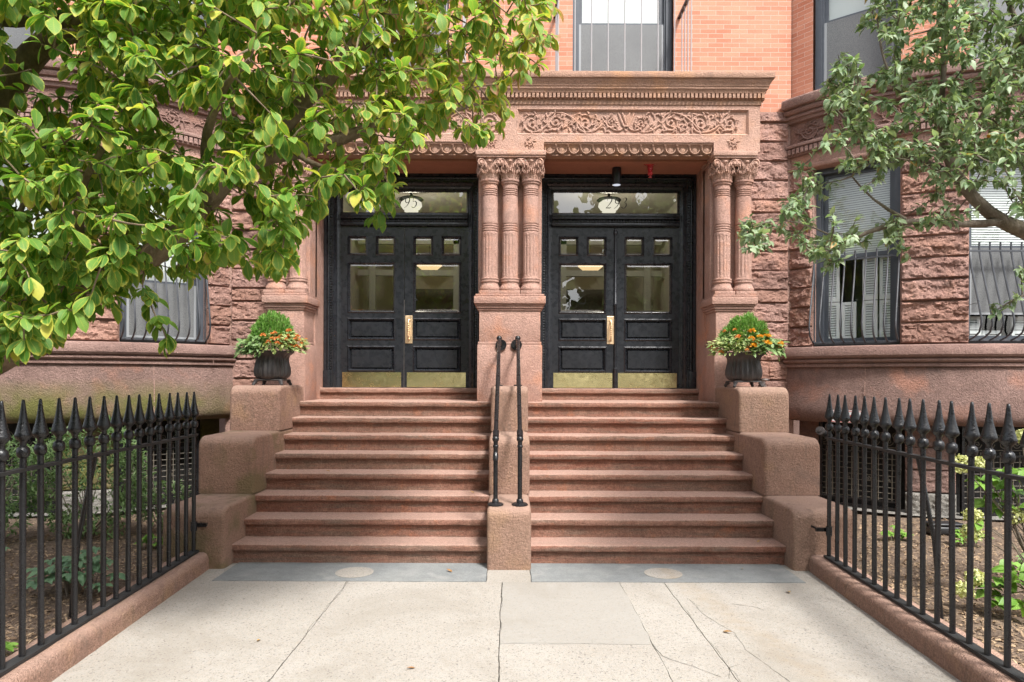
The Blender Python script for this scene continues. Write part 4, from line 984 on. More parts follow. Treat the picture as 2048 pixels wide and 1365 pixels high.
        for (xa, xb, za, zb) in panes:
            pn = MB(); bw = 0.024                                     # bevelled glass
            pn.add([(xa, YD + .026, za), (xb, YD + .026, za), (xb, YD + .026, zb), (xa, YD + .026, zb), (xa + bw, YD + .021, za + bw), (xb - bw, YD + .021, za + bw), (xb - bw, YD + .021, zb - bw), (xa + bw, YD + .021, zb - bw)],
                   [(0, 1, 5, 4), (1, 2, 6, 5), (2, 3, 7, 6), (3, 0, 4, 7), (4, 5, 6, 7)]); pn.build('pane', M['doorglass'], Lf)
        kp = MB(); kp.rbox(*sorted((X(0.035), X(LW - 0.025))), YD - 0.004, YD - 0.0005, 1.586, 1.789, 0.001, 1); kp.build('kick_plate', M['brass'], Lf)
        if (s < 0) == (e > 0):                                        # pull on one leaf of each pair
            hx = X(0.062); hp = MB(); hp.rbox(hx - 0.05, hx + 0.05, YD - 0.006, YD - 0.0005, 2.185, 2.565, 0.003)
            H = hp.build('handle_plate', M['brassp'], Lf)
            hp = MB(); hp.tube([(hx, YD - 0.006, 2.50), (hx, YD - 0.045, 2.50), (hx, YD - 0.055, 2.47), (hx, YD - 0.055, 2.27), (hx, YD - 0.045, 2.24), (hx, YD - 0.006, 2.24)], 0.010, 8)
            for i in range(7): hp.lathe(hx, YD - 0.055, [(0.010, 2.285 + i * .028), (0.015, 2.292 + i * .028), (0.010, 2.299 + i * .028)], 10)
            hp.ball((hx, YD - 0.008, 2.24), 0.018, 8, (1, .6, 1)); hp.ball((hx, YD - 0.008, 2.50), 0.018, 8, (1, .6, 1)); hp.build('pull_handle', M['brassp'], Lf, smooth=60)
        if e > 0:
            ag = MB()
            if s > 0:                                                 # turned astragal bar
                ag.tube([(xs - 0.004, YD - 0.012, z) for z in (DZ0, 1.80, 1.81, 1.85, 1.86, 2.70, 2.71, 2.74, 2.75, 3.68, 3.69, 3.72, 3.73, 3.755)], [.024, .024, .028, .028, .018, .018, .025, .025, .018, .018, .028, .028, .02, .02], 10)
                ag.build('astragal', M['door'], Lf, smooth=40)
            else:
                ag.box(xs - 0.006, xs - 0.002, YD - 0.002, YD + 0.01, DZ0 + .01, 2.78); ag.build('meeting_strip', M['bronze'], Lf)
# hallways behind the doors
q = MB()
for s in (-1, 1):
    xa, xb = sorted((s * 0.30, s * 2.72))
    q.add([(x, y, z) for x in (xa, xb) for y in (YD + 0.15, 13.0) for z in (1.57, 4.62)], [(0, 1, 3, 2), (4, 6, 7, 5), (2, 3, 7, 6), (1, 5, 7, 3)])
q.build('hall_wall', M['hall'], bld)
q = MB()
for s in (-1, 1):
    xa, xb = sorted((s * 0.30, s * 2.72)); q.box(xa, xb, YD + 0.2, 13.0, 1.55, 1.565)
    q.box(s * 1.45 - 0.45, s * 1.45 + 0.45, 12.93, 12.98, 1.57, 3.4)
q.build('hall_floor', M['halldark'], bld)
q = MB()
for s in (-1, 1):
    for dx in (-0.95, -0.52, 0.52, 0.95):
        q.box(s * 1.45 + dx - 0.055, s * 1.45 + dx + 0.055, 11.9, 12.0, 1.57, 4.2)
    q.box(s * 1.45 - 1.2, s * 1.45 + 1.2, 11.9, 12.001, 4.05, 4.2); q.box(s * 1.45 - 1.2, s * 1.45 + 1.2, 11.92, 11.99, 3.5, 3.6)
    q.box(s * 1.45 - 1.1, s * 1.45 + 1.1, 9.5, 12, 4.585, 4.60) if False else None
q.build('hall_trim', M['hallwood'], bld)

# ------------------------------------------------------------------ lamps
for s, lab in ((-1, 'left'), (1, 'right')):
    t = thing('globe_lamp', (s * 1.52, 10.5, 4.62), 'lit white globe lamp hanging behind the %s transom window' % lab, 'lamp', 'hall globe lamps')
    q = MB(); q.lathe(s * 1.52, 10.5, [(0.10, 4.30), (0.14, 4.36), (0.15, 4.40), (0.13, 4.45), (0.09, 4.48), (0.01, 4.49)][::1], 20); q.v = q.v; 
    q2 = MB(); q2.lathe(s * 1.52, 10.5, [(0.02, 4.255), (0.09, 4.262), (0.11, 4.275), (0.085, 4.285), (0.13, 4.31), (0.165, 4.36), (0.155, 4.41), (0.10, 4.45)], 24); q2.build('globe', M['globe'], t, smooth=60)
    pl = bpy.data.lights.new('lamp_glow', 'POINT'); pl.energy = 10; pl.color = (1, .9, .74); pl.shadow_soft_size = .12; po = bpy.data.objects.new('lamp_glow', pl); col.objects.link(po); po.parent = t; po.location = (0, 0, -0.5)
    q2 = MB(); q2.lathe(s * 1.52, 10.5, [(0.10, 4.451), (0.19, 4.456), (0.17, 4.475), (0.05, 4.50), (0.02, 4.51), (0.02, 4.60), (0.07, 4.619)], 20); q2.build('canopy', M['ironr'], t, smooth=60)
    t = thing('pendant_lamp', (s * 1.46, 12.4, 4.6), 'warm lit scalloped lamp deep in the hall behind the %s pair of doors' % lab, 'lamp', 'hall pendant lamps')
    q2 = MB(); q2.lathe(s * 1.46, 12.4, [(0.06, 3.60), (0.14, 3.68), (0.21, 3.74), (0.22, 3.76)], 24, lambda a, z, k: 1 + .05 * math.cos(8 * a)); q2.build('lamp_shade', M['warm'], t, smooth=60)
    q2 = MB(); q2.tube([(s * 1.46, 12.4, 3.765), (s * 1.46, 12.4, 4.6)], 0.012, 6); q2.build('stem', M['bronze'], t)
t = thing('ceiling_light', (1.40, 8.98, 4.485), 'black cylinder downlight under the porch ceiling above the right doors', 'light')
q = MB(); q.lathe(1.40, 8.98, [(0.057, 4.484), (0.059, 4.47), (0.059, 4.27), (0.055, 4.262)], 28); q.build('housing', M['blackp'], t, smooth=40)
q = MB(); q.lathe(1.40, 8.98, [(0.05, 4.259), (0.05, 4.2605)], 24); q.build('lens', M['lens'], t)
t = thing('fire_sprinkler', (1.80, 8.78, 4.485), 'red fire sprinkler head hanging from the porch ceiling', 'sprinkler')
q = MB(); q.lathe(1.80, 8.78, [(0.085, 4.484), (0.082, 4.476), (0.05, 4.466), (0.038, 4.45)], 24); q.build('escutcheon', M['red'], t, smooth=50)
q = MB(); q.lathe(1.80, 8.78, [(0.036, 4.449), (0.036, 4.40), (0.028, 4.395), (0.028, 4.36), (0.034, 4.355), (0.03, 4.33), (0.012, 4.325), (0.012, 4.31), (0.024, 4.305), (0.024, 4.30)], 16); q.build('head', M['red'], t, smooth=50)

# ------------------------------------------------------------------ handrails
def handrail(x, lab):
    t = thing('handrail', (x, 6.25, 0.55), 'black pipe handrail on the %s side of the centre newel blocks' % lab, 'handrail', 'stoop handrails')
    m = M['iron']; zr = lambda y: 1.16 + (y - 6.25) * 0.525
    q = MB(); q.tube([(x, 6.25, 0.56), (x, 6.25, 1.15)], 0.021, 12); q.build('post', m, t, smooth=60)
    q = MB(); q.lathe(x, 6.25, [(0.075, 0.552), (0.075, 0.562), (0.06, 0.572), (0.032, 0.576), (0.03, 0.60), (0.022, 0.61)], 20); q.build('flange', m, t, smooth=50)
    q = MB(); q.tube([(x, 6.25, 1.16), (x, 8.2, zr(8.2))], 0.021, 12); q.build('rail', m, t, smooth=60)
    q = MB(); q.ball((x, 6.25, 1.155), 0.032, 14); q.lathe(x, 6.25, [(0.022, 1.075), (0.026, 1.08), (0.026, 1.095), (0.022, 1.10)], 14); q.tube([(x, 6.26, 1.165), (x, 6.36, zr(6.36))], 0.029, 12)
    if x < 0: q.tube([(x, 6.25, 1.03), (x, 6.22, 1.0), (x, 6.215, 0.96)], [0.022, 0.026, 0.023], 10)
    q.build('ball_joint', m, t, smooth=60)
    q = MB(); q.ball((x, 8.2, zr(8.2) + 0.008), 0.034, 12); q.tube([(x, 8.2, zr(8.2) - 0.01), (x * 0.9, 8.30, zr(8.2) - 0.06), (x * 0.85, 8.43, zr(8.2) - 0.06)], 0.018, 10); q.build('bracket', m, t, smooth=60)
    q = MB(); q.tube([(x * .85, 8.405, zr(8.2) - 0.06), (x * .85, 8.427, zr(8.2) - 0.06)], 0.068, 20)
    for k in range(4): q.ball((x * .85 + .045 * math.cos(k * 1.57 + .8), 8.403, zr(8.2) - 0.06 + .045 * math.sin(k * 1.57 + .8)), 0.009, 6)
    q.build('flange', m, t, smooth=40)
    q = MB(); q.tube([(x, 7.98, 1.62), (x, 7.98, zr(7.98))], 0.018, 10); q.lathe(x, 7.98, [(0.05, 1.622), (0.05, 1.632), (0.03, 1.64)], 16); q.build('post', m, t, smooth=60)
handrail(-0.125, 'left'); handrail(0.098, 'right')

# ------------------------------------------------------------------ fences and curbs
def curb_x(y): return 2.72 - 0.05 * (6.05 - y)
for s, lab in ((-1, 'left'), (1, 'right')):
    q = MB(); nseg = 90; prof = [(0.0, -0.05), (0.0, 0.085), (-0.006, 0.11), (-0.022, 0.135), (-0.05, 0.147), (-0.235, 0.15), (-0.245, 0.14), (-0.245, -0.05)]
    m = len(prof); vs = []; fs = []
    for k in range(nseg + 1):
        y = 6.095 - (6.095 - 0.6) * k / nseg
        for (d, z) in prof:
            p = Vector((curb_x(y) - d - 0.045, y, z)); o = noise.noise_vector(Vector((p.x * 6, y * 6, z * 6 + s))) * 0.006 + noise.noise_vector(Vector((p.x * 25, y * 25, z * 25))) * 0.004
            vs.append((s * (p.x + o.x), y, p.z + o.z if z > 0 else z))
    for k in range(nseg):
        for i in range(m): j = (i + 1) % m; fs.append((k * m + i, k * m + j, (k + 1) * m + j, (k + 1) * m + i))
    fs.append(tuple(range(m))); fs.append(tuple(nseg * m + i for i in range(m - 1, -1, -1))); q.add(vs, fs)
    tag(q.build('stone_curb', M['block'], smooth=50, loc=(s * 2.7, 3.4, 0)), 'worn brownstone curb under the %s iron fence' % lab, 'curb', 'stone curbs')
    fx = lambda y: s * (curb_x(y) + 0.075)
    fen = thing('iron_fence', (fx(6.05), 6.05, 0.15), 'black iron spear fence standing on the %s curb' % lab, 'fence', 'spear fences')
    ys = 6.05 if s < 0 else 5.95; sp = 0.1635; npk = 19
    q = MB(); a, b = ys + 0.035, ys - sp * npk + 0.05
    ra = []
    for yy in (a, b):
        x = fx(yy); ra += [(x - 0.024, yy, 1.190), (x + 0.024, yy, 1.190), (x + 0.024, yy, 1.209), (x - 0.024, yy, 1.209)]
    bx = [(0, 1, 2, 3), (4, 5, 6, 7), (0, 1, 5, 4), (1, 2, 6, 5), (2, 3, 7, 6), (3, 0, 4, 7)]; q.add(ra, bx); q.build('top_rail', M['ironr'], fen)
    q = MB(); ra = []
    for yy in (a, b):
        x = fx(yy); ra += [(x - 0.035, yy, 0.153), (x + 0.035, yy, 0.153), (x + 0.035, yy, 0.172), (x - 0.035, yy, 0.172)]
    q.add(ra, bx); q.build('base_plate', M['ironr'], fen)
    # one picket + finial, then copies
    x = fx(ys); pk = MB(); pk.tube([(x, ys, 0.165), (x, ys, 1.28)], 0.0175, 10); pk.lathe(x, ys, [(0.0175, 1.262), (0.03, 1.274), (0.034, 1.296), (0.03, 1.318), (0.0175, 1.33)], 14)
    P0 = pk.build('picket', M['iron'], fen, smooth=50)
    fi = MB(); fi.lathe(x, ys, [(0.0165, 1.328), (0.0165, 1.352), (0.024, 1.362), (0.040, 1.378), (0.043, 1.388), (0.039, 1.40), (0.030, 1.435), (0.021, 1.475), (0.0145, 1.52), (0.010, 1.56), (0.008, 1.580), (0.003, 1.585)], 18)
    F0 = fi.build('finial', M['iron'], P0, smooth=60)
    for k in range(1, npk):
        y = ys - sp * k; c = P0.copy(); col.objects.link(c); c.parent = fen
        f = F0.copy(); col.objects.link(f); f.parent = c
        dx, dy = fx(y) - x, y - ys
        base = Vector((x, ys, 0.16)) - ORG[fen.name]
        tx, ty = rnd.uniform(-.006, .006), rnd.uniform(-.006, .006)
        Mt = Matrix.Translation(base + Vector((dx, dy, 0))) @ Matrix.Rotation(tx, 4, 'X') @ Matrix.Rotation(ty, 4, 'Y') @ Matrix.Translation(-base)
        c.matrix_local = Mt
    # raking brace behind the fence
    kb = 9 if s < 0 else 8; y = ys - sp * (kb - .35); q = MB()
    q.tube([(fx(y), y, 1.19), (fx(y) + s * 0.10, y + 0.02, 1.17), (fx(y) + s * 0.22, y + 0.03, 0.6), (fx(y) + s * 0.27, y + 0.03, 0.05)], 0.0155, 8); q.build('brace', M['iron'], fen, smooth=50)
    q = MB(); zc = 0.40
    q.box(*sorted((fx(ys) - s * 0.10, fx(ys) + s * 0.03)), ys + 0.02, ys + 0.05, zc - 0.02, zc + 0.012); q.tube([(fx(ys), ys, zc - 0.05), (fx(ys), ys, zc + 0.03)], 0.026, 10); q.tube([(fx(ys) - s * .085, ys + .035, zc), (fx(ys) - s * .085, 6.12, zc)], 0.01, 6)
    q.build('wall_bracket', M['iron'], fen)

# ------------------------------------------------------------------ urns and their plants
def urn(x, y, z, lab):
    t = thing('garden_urn', (x, y, z), lab, 'urn', 'fluted urns on the cheek blocks'); m = M['urn']
    q = MB(); nf = 22
    md = lambda a, zz, k: 1 + (0.045 * math.cos(nf * a) * (1 if 0.09 < zz - z < 0.345 else 0)) + (0.05 * math.cos(11 * a) if zz - z > 0.36 else 0)
    prof = [(0.15, .072), (0.175, .085), (0.19, .11), (0.198, .15), (0.196, .19), (0.186, .235), (0.176, .28), (0.178, .315), (0.195, .345), (0.222, .368), (0.238, .385), (0.236, .398), (0.215, .40), (0.18, .36), (0.165, .30), (0.16, .26)]
    q.lathe(x, y, [(r, z + h) for r, h in prof], 88, md); q.build('bowl', m, t, smooth=50)
    q = MB(); q.rbox(x - .155, x + .155, y - .155, y + .155, z + .052, z + .071, 0.008)
    for ex in (-1, 1):
        for ey in (-1, 1): q.tube([(x + ex * .14, y + ey * .14, z + .053), (x + ex * .15, y + ey * .15, z + .03), (x + ex * .165, y + ey * .165, z + .002)], [0.028, 0.02, 0.017], 6)
    q.build('foot_stand', m, t)
    q = MB(); q.lathe(x, y, [(0.16, z + .33), (0.08, z + .36), (0.001, z + .365)], 20); q.build('soil_fill', M['soil'], t)
def thuja(x, y, z, lab, r=0.22, h=0.27):
    m = LM()
    for i in range(3600):
        d = rdir(); d.z = abs(d.z) * 1.0 - 0.15; d.normalize(); f = 1 if i % 3 else rnd.uniform(.6, .9); p = Vector((x + d.x * r * .86 * f, y + d.y * r * .86 * f, z + d.z * h * .9 * f))
        p += rdir() * 0.02 + noise.noise_vector(p * 9) * 0.05
        for k in range(2):
            dd = (d * 0.7 + Vector((0, 0, .55)) + rdir() * 0.5)
            leaf(m, p, dd, rdir(), rnd.uniform(.025, .055), rnd.uniform(.007, .012), NARR, 0.2, .2, (rnd.random() * (0.4 + .6 * max(0, d.z)), rnd.random() * .5, 0))
    q = tag(m.build('clipped_thuja', M['thuja'], recalc=False, loc=(x, y, z)), lab, 'shrub', 'rounded evergreens in the urns')
def bedding(x, y, z, lab, name, cat, leafm, petm, spread, nl, nf, ang, rb=0.23, big=False, rag=1.0):
    "leafy bedding plant with flower heads, spilling over one side of the urn"
    t = thing(name, (x, y, z), lab, cat); m = LM()
    def pt():
        a = R(rnd.uniform(*ang)); r = rb * math.sqrt(rnd.uniform(.2, 1.3)); q = min(1.0, r / rb); return Vector((x + math.cos(a) * r * spread, y + math.sin(a) * r * 1.05, z + rnd.uniform(-.10, .06) + .13 * (1 - q * q))), Vector((math.cos(a), math.sin(a), 0))
    for i in range(nl):
        p, d = pt(); L = rnd.uniform(.035, .075) * (1.3 if big else 1); leaf(m, p, d + Vector((0, 0, rnd.uniform(-.5, .5))) + rdir() * .6, Vector((0, -.4, 1)), L, L * rnd.uniform(.45, .62), OVAT, .5, .25, (rnd.random(), rnd.random() * .9, rnd.random() * .3))
    m.build('foliage', M[leafm], t, recalc=False)
    if nf:
        for i in range(nf):
            p, d = pt(); p += d * .02 + Vector((0, 0, .03)); fm = LM(); rr = rnd.uniform(.018, .03) * rag
            for k in range(26):
                u = rdir(); u.z = abs(u.z); u.y -= .3; leaf(fm, p + u * rr * .5, u, rdir(), rr * .8, rr * .7, RND, .5, .2, (rnd.random(), 0, 0))
            fm.build('flower_head', M[petm], t, recalc=False)
UZ = 1.622
urn(-2.755, 7.93, UZ, 'grey fluted iron urn on the left cheek block'); urn(2.72, 7.93, UZ, 'dark fluted iron urn on the right cheek block')
thuja(-2.765, 7.97, UZ + .47, 'round green thuja in the left urn above orange and lime leaves', .265, .375)
thuja(2.745, 7.97, UZ + .46, 'round green thuja in the right urn above golden flowers', .285, .40)
bedding(-2.78, 7.90, UZ + .44, 'trailing green leafy plant on the outer side of the left urn', 'trailing_plant', 'plant', 'bushleaf', None, 1.25, 330, 0, (130, 265), big=True)
bedding(-2.72, 7.90, UZ + .47, 'orange and lime leaved flower on the door side of the left urn', 'orange_flower', 'flower', 'coleus', 'orange', 1.25, 330, 46, (-100, 35), .25, rag=.95)
bedding(2.70, 7.90, UZ + .46, 'lime and orange leaved flower on the door side of the right urn', 'orange_flower', 'flower', 'coleus', 'orange', 1.25, 330, 16, (150, 285), .25, rag=.9)
bedding(2.76, 7.88, UZ + .46, 'golden yellow flower on the outer side of the right urn', 'yellow_flower', 'flower', 'bushleaf', 'yellow', 1.3, 300, 26, (-105, 25), .25, big=True, rag=1.3)
t = thing('valve_cap', (3.0, 8.1, UZ), 'small bronze valve cap standing beside the right urn', 'valve')
q = MB(); q.lathe(3.0, 8.1, [(.05, UZ + .002), (.05, UZ + .02), (.035, UZ + .028), (.035, UZ + .065)], 16); q.build('stem', M['bronze'], t, smooth=40)
q = MB(); q.lathe(3.0, 8.1, [(.03, UZ + .066), (.075, UZ + .07), (.082, UZ + .082), (.075, UZ + .095), (.02, UZ + .10)], 20, lambda a, z, k: 1 + .06 * math.cos(6 * a)); q.build('wheel', M['bronze'], t, smooth=50)

# ------------------------------------------------------------------ small things by the right bow
T = frame_at(1, 40, 2.80)
t = thing('fire_connection_sign', T(Vector((0, 0, 1.26))), 'small white sign with red border and letters under the right bow', 'sign')
q = tmb(T); q.rbox(-0.175, 0.175, -0.004, 0.0, 1.185, 1.335, 0.0015, 1); q.build('plate', M['white'], t)
q = tmb(T)
for (a, b, c, d) in ((-.168, .168, 1.322, 1.328), (-.168, .168, 1.192, 1.198), (-.168, -.162, 1.198, 1.322), (.162, .168, 1.198, 1.322)): q.box(a, b, -0.0055, -0.0042, c, d)
q.build('border', M['redp'], t)
fc = bpy.data.curves.new('txt', 'FONT'); fc.body = 'FDC'; fc.size = 0.115; fc.align_x = 'CENTER'; fc.extrude = 0.0008
fo = bpy.data.objects.new('txt', fc); col.objects.link(fo); bpy.context.view_layer.update()
fm = bpy.data.meshes.new_from_object(fo.evaluated_get(bpy.context.evaluated_depsgraph_get()))
q = tmb(T); q.add([(v.co.x, -0.006 - v.co.z, 1.215 + v.co.y) for v in fm.vertices], [tuple(p.vertices) for p in fm.polygons]); q.build('lettering', M['redp'], t)
bpy.data.objects.remove(fo)
c = at(1641, 860, 8.05)
t = thing('standpipe_inlet', c, 'black capped standpipe pipe poking out beside the right cheek block', 'pipe')
q = MB(); ax = Vector((-.75, -1, .25)).normalized(); q.tube([c - ax * .0, c - ax * .18, c - ax * .45], [.038, .038, .045], 14); q.build('pipe', M['blackp'], t, smooth=50)
q = MB(); q.tube([c + ax * .001, c + ax * .03], [.052, .048], 14); q.tube([c + ax * .031, c + ax * .055], .018, 6); q.build('cap', M['urn'], t, smooth=40)
c = at(1888, 1055, 7.3); z0 = 0.07
t = thing('bait_box', (c.x, c.y, z0), 'low black plastic box on the soil by the right granite footing', 'box')
q = MB(); q.rbox(c.x - .185, c.x + .185, c.y - .09, c.y + .09, z0, z0 + .085, .02, 3); q.build('body', M['blackp'], t, smooth=40)
q = MB(); q.rbox(c.x - .175, c.x + .175, c.y - .085, c.y + .085, z0 + .088, z0 + .12, .015, 3); q.build('lid', M['blackp'], t, smooth=40)

# ------------------------------------------------------------------ trees
def resample(pts, step):
    out = []
    for a, b in zip(pts, pts[1:]):
        k = max(1, int((a[0] - b[0]).length / step))
        for i in range(k): f = i / k; out.append((a[0].lerp(b[0], f), a[1] + (b[1] - a[1]) * f))
    out.append(pts[-1]); return out
def smooth_pts(pts, it=2):
    P = [[p.copy(), r] for p, r in pts]
    for _ in range(it):
        Q = [x[0].copy() for x in P]
        for i in range(1, len(P) - 1): P[i][0] = (Q[i - 1] + Q[i] * 2 + Q[i + 1]) / 4
    return [(p, r) for p, r in P]
def limbs(mb, L, wob=0.02):
    nodes = []
    for pts in L:
        P = smooth_pts(resample([(at(a, b, d), r) for a, b, d, r in pts], 0.09), 3)
        Q = []
        for i, (p, r) in enumerate(P):
            o = noise.noise_vector(p * 3.1) * wob * (0 if i == 0 else 1); Q.append((p + o, r * (1 + .16 * noise.noise(p * 7))))
        mb.tube([p for p, r in Q], [r for p, r in Q], 12); nodes += [(p, r) for p, r in Q]
    return nodes
def grow(tw, nodes, tips, r_tip, rng, sag=0.05):
    "join every tip to the nearest wood already grown, nearest tips first"
    from mathutils.kdtree import KDTree
    def tree(P):
        k = KDTree(len(P))
        for i, p in enumerate(P): k.insert(p, i)
        k.balance(); return k
    pos = [n[0] for n in nodes]; bd = []; kd = tree(pos); fresh = []
    order = sorted(range(len(tips)), key=lambda i: kd.find(tips[i])[2])
    for i in order:
        t = tips[i]; best = None
        for co, k, dist in kd.find_n(t, 12):
            v = dist + (0.10 if co.z > t.z + .25 else 0)
            if best is None or v < best[0]: best = (v, co)
        for co in fresh:
            v = (co - t).length + (0.10 if co.z > t.z + .25 else 0)
            if v < best[0]: best = (v, co)
        a = Vector(best[1]); L = (t - a).length
        if L < 0.02: continue
        n = max(3, int(L / .07)); mid = a.lerp(t, .5) + rdir(rng) * L * .14 + Vector((0, 0, sag * L)); pts = []
        for k in range(n + 1):
            f = k / n; pts.append(a * (1 - f) ** 2 + mid * 2 * f * (1 - f) + t * f * f)
        r0 = min(.004 + L * .012, .014)
        tw.tube(pts, [r0 + (r_tip - r0) * k / n for k in range(n + 1)], 5, cap=False); pos += pts[1:]; fresh += pts[1:]
        if len(fresh) > 400: kd = tree(pos); fresh = []
        bd.append((t, (pts[-1] - pts[-2]).normalized()))
    return bd
# ---- magnolia
mag = thing('magnolia_tree', at(-330, 1290, 4.4), 'large leafed magnolia arching in from the left over the stoop, yellowing leaf edges', 'tree')
tb = MB()
ML = [
 [(-330, 1330, 4.4, .17), (-300, 1100, 4.4, .15), (-220, 880, 4.4, .14), (-90, 755, 4.35, .135), (10, 712, 4.3, .12), (90, 640, 4.25, .095), (190, 565, 4.2, .082), (300, 520, 4.15, .072), (370, 470, 4.15, .068), (420, 390, 4.15, .066), (465, 335, 4.2, .066), (540, 308, 4.25, .06), (620, 298, 4.35, .05), (700, 272, 4.5, .038), (790, 245, 4.7, .028), (880, 235, 4.9, .018), (960, 205, 5.1, .010)],
 [(520, 312, 4.25, .05), (560, 262, 4.3, .052), (610, 200, 4.35, .05), (670, 140, 4.4, .046), (705, 95, 4.4, .038), (735, 40, 4.4, .03), (790, -40, 4.4, .022), (850, -120, 4.4, .015)],
 [(700, 100, 4.4, .03), (770, 80, 4.5, .022), (860, 75, 4.7, .016), (960, 60, 4.9, .010)],
 [(-220, 880, 4.4, .11), (-140, 560, 4.5, .10), (-50, 330, 4.55, .095), (10, 190, 4.55, .092), (60, 100, 4.5, .085), (130, 65, 4.5, .07), (230, 62, 4.45, .05), (330, 50, 4.4, .035), (430, 10, 4.3, .022), (520, -60, 4.2, .014)],
 [(-150, 60, 4.4, .075), (-40, 35, 4.3, .062), (60, 42, 4.25, .052), (135, 48, 4.2, .04), (200, 30, 4.1, .028), (230, -60, 4.0, .02)],
 [(180, 570, 4.2, .04), (150, 470, 4.0, .03), (160, 380, 3.8, .022), (200, 300, 3.6, .014)],
 [(420, 390, 4.15, .035), (400, 300, 3.9, .026), (430, 200, 3.7, .02), (500, 120, 3.5, .012)],
 [(90, 640, 4.25, .035), (30, 560, 4.0, .026), (20, 470, 3.8, .018), (60, 380, 3.7, .011)],
 [(560, 262, 4.3, .03), (600, 330, 4.2, .018), (680, 350, 4.2, .012), (760, 360, 4.3, .007)]]
nodes = limbs(tb, ML)
tb.build('trunk', M['bark'], mag, smooth=60)
MP = [(-260, -260), (1010, -260), (1075, -60), (1108, 20), (1110, 80), (1075, 140), (1035, 180), (1020, 225), (985, 265), (950, 280), (900, 265), (840, 270), (800, 300), (775, 345), (790, 390), (735, 405), (680, 380), (640, 410), (605, 450), (575, 525), (520, 545), (470, 520), (430, 525), (400, 560), (340, 545), (300, 575), (235, 600), (160, 625), (90, 685), (0, 715), (-120, 740), (-260, 720)]
GAPS = [(75, 155, 85), (405, 262, 60), (340, 215, 40), (480, 440, 40), (905, 205, 0), (310, 150, 25), (30, 60, 45), (610, 330, 30), (690, 300, 28)]
mr = random.Random(11); tips = []; tries = 0
while len(tips) < 2750 and tries < 60000:
    tries += 1; x = mr.uniform(-240, 1120); y = mr.uniform(-240, 720)
    if not inpoly(x, y, MP): continue
    if any((x - gx) ** 2 + (y - gy) ** 2 < gr * gr for gx, gy, gr in GAPS) and mr.random() < .93: continue
    base = 4.15 + max(0, (x - 500)) / 600 * .75
    D = base + mr.uniform(-.85, .9)
    if x > 880 and mr.random() < .25: continue
    if D < 4.45 and mr.random() < .85 and any((x - a) ** 2 + (y - 28 - b) ** 2 < 900 for a, b in ((430, 375), (465, 340), (520, 312), (580, 303), (640, 290), (640, 170), (670, 140), (600, 215), (300, 520), (340, 500))): continue
    p = at(x, y, D)
    if any((p - q).length < .062 for q in tips): continue
    tips.append(p)
for hx, hy, hd in ((300, 610, 4.0), (318, 650, 3.98), (332, 690, 3.97), (285, 585, 4.02), (775, 405, 4.6), (752, 432, 4.6), (735, 372, 4.6), (700, 330, 4.6), (20, 610, 3.6), (40, 655, 3.55), (70, 590, 3.7), (110, 600, 3.7), (90, 640, 3.7), (60, 690, 3.7), (130, 570, 3.7), (20, 700, 3.65), (85, 555, 3.6), (160, 590, 3.8), (200, 560, 3.75), (230, 600, 3.8), (45, 630, 3.5), (120, 660, 3.75), (10, 560, 3.5), (150, 540, 3.6), (240, 540, 3.7), (270, 500, 3.7)): tips.append(at(hx, hy, hd))
tw = MB(); ends = grow(tw, nodes, tips, .0028, mr); tw.build('twigs', M['bark'], mag, smooth=60)
ml = LM()
for p, d in ends:
    n = mr.randint(6, 11); yel = mr.random(); high = max(0, min(1, (p.z - 2.9) / 1.2 * .75 + (p.x + 1.6) / 1.6 * .45 * (p.z > 2.9))); a0 = mr.uniform(0, 6.28); ax = (d + Vector((0, -.25, -.2))).normalized(); u = ax.orthogonal().normalized(); v = ax.cross(u)
    for k in range(n):
        a = a0 + k * 2.4; out = u * math.cos(a) + v * math.sin(a); spread = mr.uniform(.5, 1.3)
        dd = (ax * .45 + out * spread + Vector((0, -.12, mr.uniform(-1.15, -.15)))); L = mr.choice((mr.uniform(.05, .085), mr.uniform(.08, .125), mr.uniform(.09, .14))) * (0.85 + .25 * mr.random()); 
        nr = Vector((0, -.55, 1.0)) + out * .5 + rdir(mr) * .35
        y_ = min(1, max(0, .25 + .35 * yel + .45 * high * mr.random() + mr.uniform(-.25, .15))); tp = (mr.random() ** 1.9) * (.30 + .95 * high)
        if mr.random() < .035: y_ = 1.6; tp = mr.uniform(.2, .7)
        leaf(ml, p + ax * mr.uniform(-.07, .01) + out * .006, dd, nr, L, L * mr.uniform(.44, .58), OBOV, mr.uniform(.25, .95), mr.uniform(.1, .5), (min(1, max(0, mr.gauss(.40 + .28 * high, .30))), y_ * .8, tp), mr)
ml.build('crown', M['magleaf'], mag, recalc=False, smooth=180)
